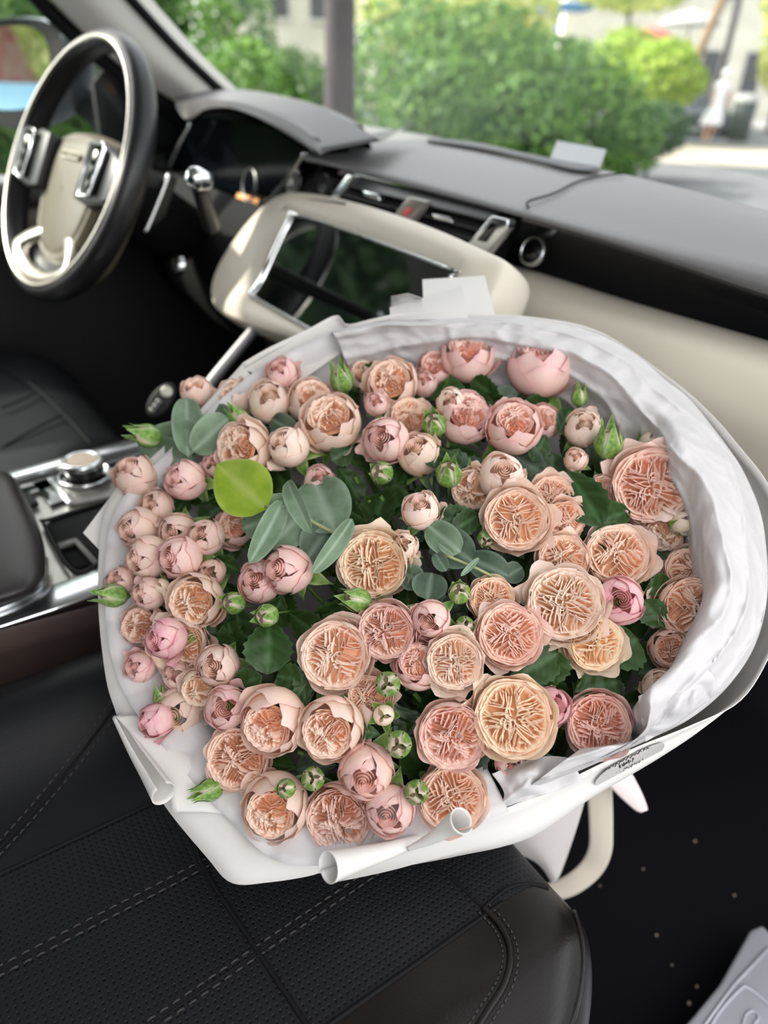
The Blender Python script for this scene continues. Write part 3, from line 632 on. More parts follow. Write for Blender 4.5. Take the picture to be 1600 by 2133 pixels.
# ------------------------------------------------------------------ driver seat
def seatgrid(x0,x1,y0,y1,prof,nx=40,ny=34,front=.10,zb=.15,zc=.38,round_=.09,lift=0):
    """cushion: prof(u) height offset across; rounded nose towards +y and corners"""
    V=[];xs=np.linspace(0,1,nx)
    rows=[]
    for j in range(ny):
        v=j/(ny-1); row=[]
        for u in xs:
            x=x0+(x1-x0)*u
            cy=min(u,1-u)*(x1-x0); yr=y1-(max(0,round_-cy)**2/round_)*.75  # rounded plan corners
            if v<.7: y=y0+(yr-front-y0)*v/.7; z=zc+prof(u)*(1-.25*(v/.7)**3)
            else:
                a=(v-.7)/.3*math.pi*.62; y=yr-front+front*math.sin(min(a,math.pi/2)); z=zc+prof(u)*.75-front*.95*(1-math.cos(a))
            row.append((x,y,z+lift*math.sin(math.pi*min(v,.7)/.7)))
        rows.append(row)
    G=np.array(rows)
    # side skirts
    L=G[:,:1].copy();L[...,2]=zb;L[...,0]+=.01;Rr=G[:,-1:].copy();Rr[...,2]=zb;Rr[...,0]-=.02
    G=np.concatenate([L,G,Rr],1); B=G[-1:].copy();B[...,2]=zb;B[...,1]-=.05;return np.concatenate([G,B],0)
DS=thing('driver_seat','black leather driver seat beyond the centre console','car seat',(-.39,.0,.15))
G=seatgrid(-.66,-.13,-.45,.255,lambda u:.012+.030*(abs(2*u-1)**3)-.028*max(0,abs(2*u-1)-.8)/.2,zc=.365)
mesh('cushion',G.reshape(-1,3),grid_faces(G.shape[0],G.shape[1]),black_lea,DS)
def onseat(x,y,zc,add=0): return np.array([x,y,zc+add])
tube('seam',[P(x,y,'z',.385) for x,y in [(0,762),(50,790),(100,830),(150,880),(190,925)]],.0012,deep_blk,DS,n=20,k=6)
tube('seam',[P(x,y,'z',.384) for x,y in [(0,850),(40,835),(90,808)]],.0018,deep_blk,DS,n=12,k=6)
tube('seam',[P(x,y,'z',.384) for x,y in [(0,935),(50,905),(135,860)]],.0018,deep_blk,DS,n=12,k=6)

# ------------------------------------------------------------------ centre console with armrest, cup bay and selector
CN=thing('centre_console','silver trimmed centre console between the two seats','centre console',(.07,.1,.3))
zc=.42; CP=lambda x,y,z=zc:P(x,y,'z',z)
loft('side_panel',[[CP(-300,1385),CP(0,1312),CP(230,1250),CP(420,1190)],[CP(-300,1385)+np.array([.004,0,-.02]),CP(0,1312)+np.array([.004,0,-.02]),CP(230,1250)+np.array([.004,0,-.02]),CP(420,1190)+np.array([.004,0,-.02])],
  [p+np.array([-.01,0,-.07]) for p in (CP(-300,1385),CP(0,1312),CP(230,1250),CP(420,1190))],[p+np.array([-.02,0,-.30]) for p in (CP(-300,1385),CP(0,1312),CP(230,1250),CP(420,1190))]],20,12,mat('wood_veneer',(.05,.035,.033),.3,coat=.4,var=(8,(.10,.07,.06))),CN)
slab('chrome_edge',[CP(-300,1350),CP(0,1258),CP(110,1215),CP(215,1178),CP(420,1110),CP(420,1150),CP(225,1228),CP(120,1265),CP(0,1304),CP(-300,1385)],(0,0,-.012),chrome,CN,bev=.003)
slab('console_bed',[CP(-200,1060,.412),CP(280,925,.412),CP(420,900,.412),CP(420,1140,.412),CP(-200,1330,.412)],(0,0,-.02),mat('console_silver',(.45,.43,.40),.32,.6,var=(40,(.52,.50,.46))),CN)
slab('far_rail',[CP(-200,1048,.425),CP(0,985,.425),CP(290,908,.425),CP(420,875,.425),CP(420,890,.425),CP(290,924,.425),CP(0,1002,.425),CP(-200,1064,.425)],(0,0,-.02),chrome,CN,bev=.002)
slab('selector_panel',[CP(x,y,.416) for x,y in [(105,990),(330,935),(400,1000),(150,1052)]],(0,0,-.006),mat('panel_grey',(.10,.095,.09),.3,.3),CN,bev=.001)
slab('glass_strip',[CP(x,y,.417) for x,y in [(20,1018),(300,930),(330,942),(40,1036)]],(0,0,-.004),gloss_blk,CN,bev=.001)
slab('switch_panel',[CP(x,y,.417) for x,y in [(66,1006),(98,996),(140,1040),(105,1052)]],(0,0,-.005),gloss_blk,CN,bev=.001)
slab('silver_divider',[CP(x,y,.419) for x,y in [(98,996),(108,993),(150,1044),(140,1048)]],(0,0,-.005),chrome,CN,bev=.001)
slab('silver_divider',[CP(x,y,.419) for x,y in [(205,970),(212,968),(260,1015),(250,1018)]],(0,0,-.005),chrome,CN,bev=.001)
slab('toggle',[CP(x,y,.420) for x,y in [(40,1030),(62,1023),(80,1045),(58,1052)]],(0,0,-.006),satin_blk,CN,bev=.001)
slab('cup_bay',[CP(x,y,.418) for x,y in [(92,1092),(110,1080),(300,1020),(420,990),(420,1110),(200,1172),(150,1185)]],(0,0,-.004),deep_blk,CN,bev=.002)
tube('cup_bay_lip',[CP(x,y,.420) for x,y in [(200,1178),(150,1188),(92,1092),(110,1080),(300,1020)]],.0022,satin_blk,CN,n=30,k=6)
slab('cup_divider',[CP(x,y,.424) for x,y in [(118,1130),(160,1118),(205,1168),(195,1175),(155,1130),(122,1140)]],(0,0,-.004),mat('panel_grey'),CN,bev=.001)
gs=CP(178,992,.418)
V,Fc=lathe(gs,(0,0,1),[(.030,0),(.0305,.003),(.0275,.004),(.0275,0)],36,(0,1,0)); GS=thing('gear_selector','round rotary gear selector knob with silver top on the console','knob',gs); mesh('collar',V,Fc,chrome,GS)
V,Fc=lathe(gs,(0,0,1),[(.022,0),(.0235,.016)],36,(0,1,0)); mesh('knob_side',V,Fc,gloss_blk,GS)
V,Fc=lathe(gs,(0,0,1),[(.0235,.016),(.0240,.020),(.0225,.023),(.019,.0235),(.017,.022),(0,.022)],36,(0,1,0)); mesh('knob_top',V,Fc,chrome,GS)
V,Fc=lathe(gs,(0,0,1),[(.0172,.0222),(.0,.0228)],36,(0,1,0)); mesh('knob_inlay',V,Fc,mat('inlay_taupe',(.25,.21,.17),.4),GS)
# armrest lid, close to the left edge
AR=thing('armrest','dark padded leather armrest lid at the left edge of the console','armrest',CP(0,1120,.43))
ar=[(-260,1000),(-100,975),(10,985),(50,1035),(82,1110),(92,1170),(80,1225),(0,1258),(-120,1290),(-300,1340)]
def arr(z,k,dx=0): 
    a=np.array(ar,float); c=np.array([-80,1130.]); return [P(*(c+(p-c)*k),'z',z) for p in a]
loft('lid',[arr(.432,1.0),arr(.440,1.02),arr(.452,1.0),arr(.461,.92),arr(.465,.75),arr(.467,.4),arr(.468,.05)],60,24,mat('armrest_leather',(.03,.026,.027),.4,bump=(500,.25,.0006)),AR,closed=True)
loft('lid_base',[arr(.420,1.0),arr(.432,1.0)],60,3,satin_blk,AR,closed=True)
tube('metal_band',[P(x,y,'z',.423) for x,y in [(94,1165),(90,1210),(60,1240),(0,1268),(-100,1300)]],.003,chrome,AR,n=30)
tube('stitching',arr(.4615,.90)[3:9],.0008,thread,AR,n=40,k=5)
# key fob by the console
kf=P(335,832,'x',-.085); KF=thing('key_fob','black oval key fob with silver tip beside the topmost eucalyptus leaves','key fob',kf)
ua=P(352,808,'x',-.085)-P(312,858,'x',-.085); ua/=np.linalg.norm(ua); ub=np.cross(ua,FW); ub/=np.linalg.norm(ub); un=np.cross(ua,ub)
if un@FW>0: un=-un
sh=[(.026*math.cos(t)*1.0,.0135*math.sin(t)) for t in np.linspace(0,2*math.pi,25)[:-1]]
slab('fob_body',[kf+ua*a+ub*b for a,b in sh],-un*.01,satin_blk,KF,bev=.002)
slab('fob_tip',[kf+ua*(.013+a*.28)+ub*b*.55+un*.0025 for a,b in sh],-un*.003,mat('pale_metal',(.7,.7,.62),.3,.6),KF,bev=.0006)
for i in range(3): V,Fc=disc_mesh(kf+ua*(-.004-.007*i)+un*.0,un,.0035,.0016,12); mesh('fob_button',V,Fc,mat('dull_ring'),KF)

# ------------------------------------------------------------------ side mirror
MR=thing('side_mirror','dark door mirror reflecting orange and blue scene at top left','mirror',P(60,140,'x',-.95))
c0=P(45,130,'x',-.93)
V0=(CAM-c0); V0/=np.linalg.norm(V0)
mo=[(-60,85),(-20,48),(30,38),(85,42),(118,60),(132,100),(128,170),(100,235),(50,262),(-20,255),(-70,220)]
mi=[(-55,95),(-20,62),(30,53),(75,60),(96,85),(103,120),(98,165),(70,215),(40,228),(-20,225),(-60,200)]
tgt=np.array([-3.0,-3.0,.86]); w=(tgt-c0); w/=np.linalg.norm(w); mn=V0+w; mn/=np.linalg.norm(mn)
ML=lambda x,y,o=0: pl(x,y,c0+mn*o,mn)
A0=[ML(*p,0.006) for p in mo]; cen=np.mean(A0,0)
loft('housing',[[cen+(p-cen)*1.0 for p in A0],[cen+(p-cen)*1.05-mn*.015 for p in A0],[cen+(p-cen)*1.0-mn*.06 for p in A0],[cen+(p-cen)*.7-mn*.10 for p in A0],[cen+(p-cen)*.05-mn*.11 for p in A0]],48,16,mat('mirror_housing',(.05,.06,.075),.3,coat=.5),MR,closed=True)
loft('bezel',[A0,[ML(*p,.002) for p in mi]],48,4,deep_blk,MR,closed=True)
gm=[ML(*p,.003) for p in mi]; mesh('mirror_glass',cr(gm,40,True),[tuple(range(40))],mat('mirror_silver',(.95,.95,.95),.02,1),MR,smooth=False)
tube('mirror_arm',[c0-mn*.05+np.array([.05,.05,-.06]),(-.80,.50,.67),(-.73,.52,.66)],[.03,.025,.03],satin_blk,MR)

# ------------------------------------------------------------------ passenger seat
PS=thing('passenger_seat','dark leather passenger seat in the foreground under the bouquet','car seat',(.47,0,.1))
def pprof(u):  # u 0..1 from console side to door side
    x=.24+u*.49
    z=0
    z+=.042*math.exp(-((x-.315)/.052)**2)-.05*max(0,(.275-x)/.035)**1.5*(x<.275)
    z+=.008*math.exp(-((x-.668)/.024)**2)-.032*max(0,(x-.698)/.032)**1.7*(x>.698)
    return z
XS0,XS1=.24,.73
def seat_z(x,y):
    yr=.290
    u=(x-XS0)/(XS1-XS0)
    if x>.635: yr-=((x-.635)/.095)**2.2*.098
    if x<.32: yr-=((.32-x)/.08)**2*.03
    z=.374+pprof(u)
    d=y-(yr-.06)
    if d>0: z-=.06*(1-math.sqrt(max(0,1-(d/.06)**2))) if d<.06 else .06
    return z,yr
def patch(name,x0,x1,y0,y1,m,nx=24,ny=44,skirt=True,**kw):
    V=[]
    for j in range(ny+5):
        for i in range(nx):
            x=x0+(x1-x0)*i/(nx-1)
            _,yr=seat_z(x,0)
            if j<ny:
                v=j/(ny-1); e=min(y1,yr) if y1<.3 else yr
                v=1-(1-v)**1.6; y=y0+(e-y0)*v; z=seat_z(x,y-1e-6)[0]
            else:
                q=(j-ny+1)/5
                if y1<.3: y=y1;z=V[-nx][2]
                else: y=yr-.012*q*q; z=seat_z(x,yr)[0]-.17*q
            V.append((x,y,z))
    nr=ny+5 if y1>=.3 else ny
    V=V[:nr*nx]
    return mesh(name,V,grid_faces(nr,nx),m,PS,**kw)
bx=.432; ox=.628
patch('inner_bolster',XS0,bx,-.42,.4,black_lea)
patch('rear_cushion_panel',bx,ox,-.42,.078,perf)
patch('front_cushion_panel',bx,ox,.078,.4,perf)
patch('outer_bolster',ox,XS1,-.42,.4,brown_lea,nx=26)
V=[];Fc=[]
side=[(XS1,y) for y in np.linspace(-.42,.18,30)]
rows=[]
for k,(dx,zz) in enumerate([(0,None),(.006,.31),(.004,.22),(-.02,.12)]):
    rows.append([(x+dx,y,(seat_z(x,y)[0] if zz is None else zz)) for x,y in side])
mesh('outer_skirt',np.array(rows).reshape(-1,3),grid_faces(4,30),brown_lea,PS)
def sline(name,pts,rad,m,n=60,lift=.0,**kw):
    q=cr([(x,y,0) for x,y in pts],n); return tube(name,[(a[0],a[1],seat_z(a[0],a[1])[0]+lift) for a in q],rad,m,PS,k=6,**kw)
def pxl(pts,z=.378): return [tuple(P(x,y,'z',z)[:2]) for x,y in pts]
def stitches(pts,gap=.0075,rad=.0007,lift=.0009,off=0,m=None):
    q=cr([(x,y,0) for x,y in pts],400); d=np.r_[0,np.cumsum(np.linalg.norm(np.diff(q,axis=0),axis=1))]
    parts=[]
    t=0
    while t+gap*.6<d[-1]:
        a=np.array([np.interp(t,d,q[:,i]) for i in range(2)]); b=np.array([np.interp(t+gap*.6,d,q[:,i]) for i in range(2)])
        tn=(b-a)/np.linalg.norm(b-a); nn=np.array([-tn[1],tn[0]])*off
        parts.append(tube_mesh([(*(a+nn),seat_z(*(a+nn))[0]+lift-.0006),(*((a+b)/2+nn),seat_z(*((a+b)/2+nn))[0]+lift),(*(b+nn),seat_z(*(b+nn))[0]+lift-.0006)],rad,5)); t+=gap
    V,Fc=join(parts); mesh('stitching',V,Fc,m or thread,PS,kind='stuff')
seam_in=[(bx,-.4),(bx,-.1),(bx,.05),(bx,.2),(bx,.25)]
sline('seam',seam_in,.0016,deep_blk)
sline('seam',[(bx,.078),(.5,.074),(.56,.08),(ox,.088)],.0018,deep_blk)
sline('seam',[(ox,-.4),(ox,0),(ox,.15),(ox,.23)],.0018,deep_blk)
bl=pxl([(-300,1960),(0,1675),(110,1570),(240,1450)],.41); sline('seam',bl,.0012,deep_blk); stitches(bl,.006,off=.004); stitches(bl,.006,off=-.004)
for xx in (.497,.568):
    for o in (-.003,.003): stitches([(xx+.02*(xx>.5),-.4),(xx+.008*(xx>.5),-.05),(xx,.1),(xx-.008,.25)],off=o)
    sline('seam',[(xx+.02*(xx>.5),-.4),(xx+.008*(xx>.5),-.05),(xx,.1),(xx-.008,.25)],.0007,deep_blk,lift=-.0003)
oc=pxl([(1008,1885),(1045,1930),(1062,1990),(1050,2055),(1010,2120),(960,2200),(900,2300)])
sline('piping',oc,.0022,brown_lea,lift=.0008)
for o in(-.0045,.0045): stitches(oc,.004,off=o,rad=.0006)
sline('seam',pxl([(1008,1885),(950,1830),(905,1795),(870,1740)]),.0012,deep_blk)
sline('seam',pxl([(1008,1885),(1060,1842),(1110,1822),(1150,1816)]),.0014,deep_blk)
for o in (0,.006,-.006):
    q=cr([(.655,.274,0),(.682,.252,0),(.703,.218,0),(.716,.17,0),(.722,.10,0),(.725,-.2,0)],80)
    tube('edge_piping',[(a[0]-.002+o*.3,a[1]+.001,seat_z(a[0]+o*.2,a[1])[0]+.001-abs(o)*.15) for a in q],.0018 if o==0 else .0007,brown_lea if o==0 else thread,PS,k=6)
# seat backrest behind the photographer's line of sight is not in view; floor mat & sill
SP=thing('sill_plate','silver grey door sill plate in the bottom right corner','sill plate',(.78,.45,.03))
zs=.05
e4=P(1590,1925,'z',zs); sp=[np.array([.70,-.6,zs]),P(1395,2175,'z',zs),P(1500,2050,'z',zs),P(1565,1935,'z',zs),e4,np.array([.81,e4[1]-.03,zs]),np.array([.81,-.6,zs])]
slab('plate',sp,(0,0,-.03),sill_m,SP,bev=.004)
fr2=cr([P(x,y,'z',zs+.001) for x,y in [(1455,2200),(1490,2120),(1540,2062),(1560,2058),(1620,2110),(1700,2200)]],40)
tube('embossed_frame',fr2,.0016,sill_m,SP,k=6)
tube('embossed_mark',[P(x,y,'z',zs+.001) for x,y in [(1545,2150),(1553,2115),(1570,2105),(1580,2120),(1570,2135),(1585,2150)]],.0012,sill_m,SP,n=24,k=6)
tube('plate_ridge',[P(x,y,'z',zs+.001) for x,y in [(1450,2160),(1530,2050),(1600,1975)]],.0016,sill_m,SP,k=6)
box('sill_body',(.755,.4,.0),(.12,1.6,.06),satin_blk,SP,bev=.3)
cm=mat('crumb',(.30,.24,.18),.9)
for i,(x,y,r) in enumerate([(1448,1752,3),(1340,1810,2.2),(1530,1865,2.5),(1368,1948,2.6),(1436,2090,4),(1452,2055,3),(1212,1972,4),(1250,1845,2),(1400,2010,2)]):
    c=P(x,y,'z',.004); bm=bmesh.new(); bmesh.ops.create_icosphere(bm,subdivisions=1,radius=r*.0006)
    V=[np.array(v.co)*np.array([1,1.3,.6])+c for v in bm.verts]; bm.verts.index_update(); Fc=[tuple(v.index for v in f.verts) for f in bm.faces]; bm.free()
    c_=mesh('crumb',V,Fc,cm,None); tag(c_,'tiny crumb '+['high on the dark footwell carpet','below the ribbon on the carpet','right of the others near the frame edge','brown, in the middle of the carpet','orange brown, against the sill plate','next to the orange brown one','stuck to the outer edge of the seat','just right of the seat nose','darkest, centre of the lower carpet'][i],'crumb','crumbs on the carpet')
# clear card on the dash against the windscreen
cp=[onpad(1138,338,.002),onpad(1238,362,.002)]
CD=slab('parking_card',[cp[0],cp[1],cp[1]+np.array([-.02,.03,.022]),cp[0]+np.array([-.02,.03,.022])],(0,.001,0),mat('pale_card',(.22,.23,.25),.4),None)
tag(CD,'small pale card standing on the dashboard against the windscreen','card'); ORG[CD.name]=np.zeros(3)
# ------------------------------------------------------------------ bouquet
def Dp(x,y): return 1/(1.06228735+1.4963827e-4*x+6.11957508e-4*y)
BC=(845,1240)
def dome(x,y):
    r2=((x-BC[0])/640)**2+((y-BC[1])/570)**2
    return Dp(x,y)-.045*max(-.6,1-r2)
BASE=np.array([.50,.43,.16])
def petal_mat(name,edge=(.76,.33,.42),deepk=(1.0,.72,.52)):
    m=bpy.data.materials.new(name); m.use_nodes=True; n=m.node_tree.nodes; L=m.node_tree.links; b=n['Principled BSDF']
    oi=n.new('ShaderNodeObjectInfo'); a=n.new('ShaderNodeAttribute'); a.attribute_name='tip'; e=n.new('ShaderNodeAttribute'); e.attribute_name='edge'
    dk=n.new('ShaderNodeMix'); dk.data_type='RGBA'; dk.blend_type='MULTIPLY'; dk.inputs[0].default_value=1; L.new(oi.outputs['Color'],dk.inputs[6]); dk.inputs[7].default_value=(*deepk,1)
    mx=n.new('ShaderNodeMix'); mx.data_type='RGBA'; L.new(a.outputs['Fac'],mx.inputs[0]); L.new(dk.outputs[2],mx.inputs[6]); L.new(oi.outputs['Color'],mx.inputs[7])
    # blush along petal margins, more on some roses (object alpha)
    tc=n.new('ShaderNodeTexCoord'); no=n.new('ShaderNodeTexNoise'); no.inputs['Scale'].default_value=2.2; L.new(tc.outputs['Object'],no.inputs[0])
    mr=n.new('ShaderNodeMapRange'); mr.inputs[1].default_value=.42; mr.inputs[2].default_value=.62; L.new(no.outputs['Fac'],mr.inputs[0])
    mm=n.new('ShaderNodeMath'); mm.operation='MULTIPLY'; L.new(mr.outputs[0],mm.inputs[0]); mm.inputs[1].default_value=.32
    ad=n.new('ShaderNodeMath'); ad.operation='ADD'; L.new(mm.outputs[0],ad.inputs[0]); L.new(e.outputs['Fac'],ad.inputs[1])
    m2=n.new('ShaderNodeMath'); m2.operation='MULTIPLY'; m2.use_clamp=True; L.new(ad.outputs[0],m2.inputs[0]); L.new(oi.outputs['Alpha'],m2.inputs[1])
    pk=n.new('ShaderNodeMix'); pk.data_type='RGBA'; L.new(m2.outputs[0],pk.inputs[0]); tp=n.new('ShaderNodeMath'); tp.operation='POWER'; L.new(a.outputs['Fac'],tp.inputs[0]); tp.inputs[1].default_value=3; tq=n.new('ShaderNodeMath'); tq.operation='MULTIPLY'; L.new(tp.outputs[0],tq.inputs[0]); tq.inputs[1].default_value=.4; pl_=n.new('ShaderNodeMix'); pl_.data_type='RGBA'; L.new(tq.outputs[0],pl_.inputs[0]); L.new(mx.outputs[2],pl_.inputs[6]); pl_.inputs[7].default_value=(1,.93,.84,1); L.new(pl_.outputs[2],pk.inputs[6]); pk.inputs[7].default_value=(*edge,1)
    L.new(pk.outputs[2],b.inputs['Base Color']); b.inputs['Roughness'].default_value=.62; b.inputs['Specular IOR Level'].default_value=.25
    nb=n.new('ShaderNodeTexNoise'); nb.inputs['Scale'].default_value=9; nb.inputs['Detail'].default_value=3; L.new(tc.outputs['Object'],nb.inputs[0])
    bp=n.new('ShaderNodeBump'); bp.inputs['Strength'].default_value=.25; bp.inputs['Distance'].default_value=.001; L.new(nb.outputs['Fac'],bp.inputs['Height']); L.new(bp.outputs[0],b.inputs['Normal'])
    t=n.new('ShaderNodeBsdfTranslucent'); L.new(pk.outputs[2],t.inputs[0]); ms=n.new('ShaderNodeMixShader'); ms.inputs[0].default_value=.3
    L.new(b.outputs[0],ms.inputs[1]); L.new(t.outputs[0],ms.inputs[2]); L.new(ms.outputs[0],n['Material Output'].inputs[0]); return m
pet_m=petal_mat('rose_petal')
def green_mat(name,c1,c2,rough=.45,tl=.2,sc=3.,vein=None):
    m=bpy.data.materials.new(name); m.use_nodes=True; n=m.node_tree.nodes; L=m.node_tree.links; b=n['Principled BSDF']
    a=n.new('ShaderNodeAttribute'); a.attribute_name='edge'; tc=n.new('ShaderNodeTexCoord'); no=n.new('ShaderNodeTexNoise'); no.inputs['Scale'].default_value=sc; no.inputs['Detail'].default_value=4; L.new(tc.outputs['Object'],no.inputs[0])
    r=n.new('ShaderNodeMapRange'); r.inputs[1].default_value=.35; r.inputs[2].default_value=.65; L.new(no.outputs['Fac'],r.inputs[0])
    mx=n.new('ShaderNodeMix'); mx.data_type='RGBA'; L.new(r.outputs[0],mx.inputs[0]); mx.inputs[6].default_value=(*c1,1); mx.inputs[7].default_value=(*c2,1)
    ed=n.new('ShaderNodeMix'); ed.data_type='RGBA'; L.new(a.outputs['Fac'],ed.inputs[0]); L.new(mx.outputs[2],ed.inputs[6]); v=vein or tuple(min(1,x*1.9+.03) for x in c2); ed.inputs[7].default_value=(*v,1)
    L.new(ed.outputs[2],b.inputs['Base Color']); b.inputs['Roughness'].default_value=rough; b.inputs['Specular IOR Level'].default_value=.3
    t=n.new('ShaderNodeBsdfTranslucent'); L.new(ed.outputs[2],t.inputs[0]); ms=n.new('ShaderNodeMixShader'); ms.inputs[0].default_value=tl
    L.new(b.outputs[0],ms.inputs[1]); L.new(t.outputs[0],ms.inputs[2]); L.new(ms.outputs[0],n['Material Output'].inputs[0]); return m
sep_m=green_mat('sepal_green',(.10,.22,.04),(.26,.42,.09),vein=(.5,.62,.35)); stem_m=green_mat('stem_green',(.10,.20,.03),(.17,.30,.06),tl=.05)
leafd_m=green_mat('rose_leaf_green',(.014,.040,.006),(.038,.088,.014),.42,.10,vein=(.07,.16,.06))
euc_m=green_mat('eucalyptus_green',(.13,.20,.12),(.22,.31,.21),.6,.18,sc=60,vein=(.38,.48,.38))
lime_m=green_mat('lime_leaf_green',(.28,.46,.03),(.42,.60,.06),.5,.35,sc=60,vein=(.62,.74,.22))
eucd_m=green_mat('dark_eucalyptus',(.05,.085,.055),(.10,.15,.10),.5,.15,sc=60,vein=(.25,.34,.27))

def petal(th0,W,ph0,ph1,R,seed,flare=0.,fold=.0,zs=1.,nu=9,nv=9,wav=.02,twist=0.,lean=0.):
    rg=random.Random(seed); a1,a2,a3=[rg.uniform(0,6.28) for _ in range(3)]
    V=[];tip=[];edge=[]
    for j in range(nv):
        v=j/(nv-1)
        w=W*(.45+.55*math.sin(min(1,v/.55)*math.pi/2))
        if v>.62: w*=math.sqrt(max(.0,1-((v-.62)/.43)**2.8))
        w=max(w,.10*W)
        for i in range(nu):
            u=-1+2*i/(nu-1)
            ph=ph0+(ph1-ph0)*(v-.11*u*u*v+wav*1.2*v*math.sin(5*u+a1))
            th=th0+u*w+twist*v
            r=R*(1+wav*v*math.sin(4*u+a2)+flare*v**5*(1+.5*math.sin(3*u+a3))+fold*abs(u)**3*v+lean*u*.5)
            r*=1-.05*(1-v)*0
            V.append((r*math.sin(ph)*math.cos(th),r*math.sin(ph)*math.sin(th),-r*math.cos(ph)*zs))
            tip.append(min(1,.35+.65*v)); edge.append(min(1,max(abs(u)**6*.7,v**9)))
    return V,grid_faces(nv,nu),tip,edge
def ruffle(rad,z0,domeh,K,nest,seed,h=.34,full=1.):
    rg=random.Random(seed); V=[];Fc=[];tip=[];edge=[]
    def ribbon(path,hh=h,out=0.,close=False):
        n=len(path); b=len(V); ph=rg.uniform(0,6.28); fr=rg.uniform(7,12)
        for i,(rho,th) in enumerate(path):
            s=i/(n-1); rh=rho/rad
            zt=z0+domeh*(1-rh*rh)+.022*math.sin(fr*s*3+ph)+rg.uniform(-.008,.008)
            x,y=rho*math.cos(th),rho*math.sin(th)
            # tangent for lip roll
            p2=path[min(i+1,n-1)];p1=path[max(i-1,0)]
            tx=p2[0]*math.cos(p2[1])-p1[0]*math.cos(p1[1]); ty=p2[0]*math.sin(p2[1])-p1[0]*math.sin(p1[1]); l=math.hypot(tx,ty)+1e-9
            nx,ny=-ty/l,tx/l
            if nx*x+ny*y<0 : nx,ny=-nx,-ny
            roll=.028+out
            for k,(dz,dr,dn) in enumerate([(-hh,.72,0),(-hh*.45,.93,0),(-.05,1,0),(0,1,roll)]):
                V.append((x*dr+nx*dn,y*dr+ny*dn,zt+dz)); tip.append([0,.35,.8,1][k]); edge.append([0,0,0,.35][k])
        for i in range(n-1):
            for k in range(3):
                a=b+i*4+k; Fc.append((a,a+4,a+5,a+1))
    off=rg.uniform(0,6.28)
    ws=[rg.uniform(.75,1.25) for _ in range(K)]; sm=sum(ws); acc=off
    for k in range(K):
        wd=2*math.pi*ws[k]/sm; tk=acc+wd/2; acc+=wd
        for j in range(nest):
            f=(j+.65)/nest; wj=wd*.5*(.12+.95*f)*rg.uniform(.94,1.06); mj=rad*(.76-.74*f**.8)*rg.uniform(.8,1.15); top=rad*rg.uniform(.82,.93); sk=rg.uniform(-.12,.12); a1=rg.uniform(0,6.28)
            n=22; path=[]; swl=rg.uniform(-.35,.35)
            for i in range(n):
                s=-1+2*i/(n-1); q=abs(s)
                rho=mj+(top-mj)*(q**1.35)
                th=tk+math.copysign(wj*(1-(1-q)**2.4)*(.55+.45*math.sin(q*math.pi*.75)),s)+sk*(1-q)
                th+=swl*(1-rho/rad); rho+=.032*math.sin((7+3*math.sin(a1))*s+a1); th+=.10*math.sin((5+2*math.cos(a1))*s+a1*1.7)*(.4+.6*(1-q))*min(1,.35/max(rho,.05))
                path.append((max(.02,rho),th))
            ribbon(path)
    for c in range(9):
        px_,py_=rg.gauss(0,.17)*rad,rg.gauss(0,.17)*rad; ro=rg.uniform(.07,.16)*rad; a0=rg.uniform(0,6.28); sp=rg.uniform(2.2,4.6); path=[]
        for i in range(14):
            q=a0+sp*i/13; x=px_+ro*math.cos(q)*(1+.3*math.sin(2*q)); y=py_+ro*math.sin(q); path.append((max(.015,math.hypot(x,y)),math.atan2(y,x)))
        ribbon(path,out=.01)
    for rr,cnt in ((.86,5),(.95,5),(1.03,4)):
        for c in range(cnt):
            t0=off+2*math.pi*c/cnt+rg.uniform(-.2,.2); sp=2*math.pi/cnt*rg.uniform(1.0,1.35); a1=rg.uniform(0,6.28)
            ribbon([(rad*(rr+.03*math.sin(5*i/20*sp+a1)-.05*math.sin(math.pi*i/20)*0),t0+sp*i/20) for i in range(21)],out=.015)
    b=len(V); V.append((0,0,z0-h*.75+domeh)); tip.append(0);edge.append(0)
    for j in range(20): q=2*math.pi*j/20; V.append((rad*1.0*math.cos(q),rad*1.0*math.sin(q),z0-h*.8)); tip.append(0);edge.append(0)
    for j in range(20): Fc.append((b,b+1+j,b+1+(j+1)%20))
    return V,Fc,tip,edge
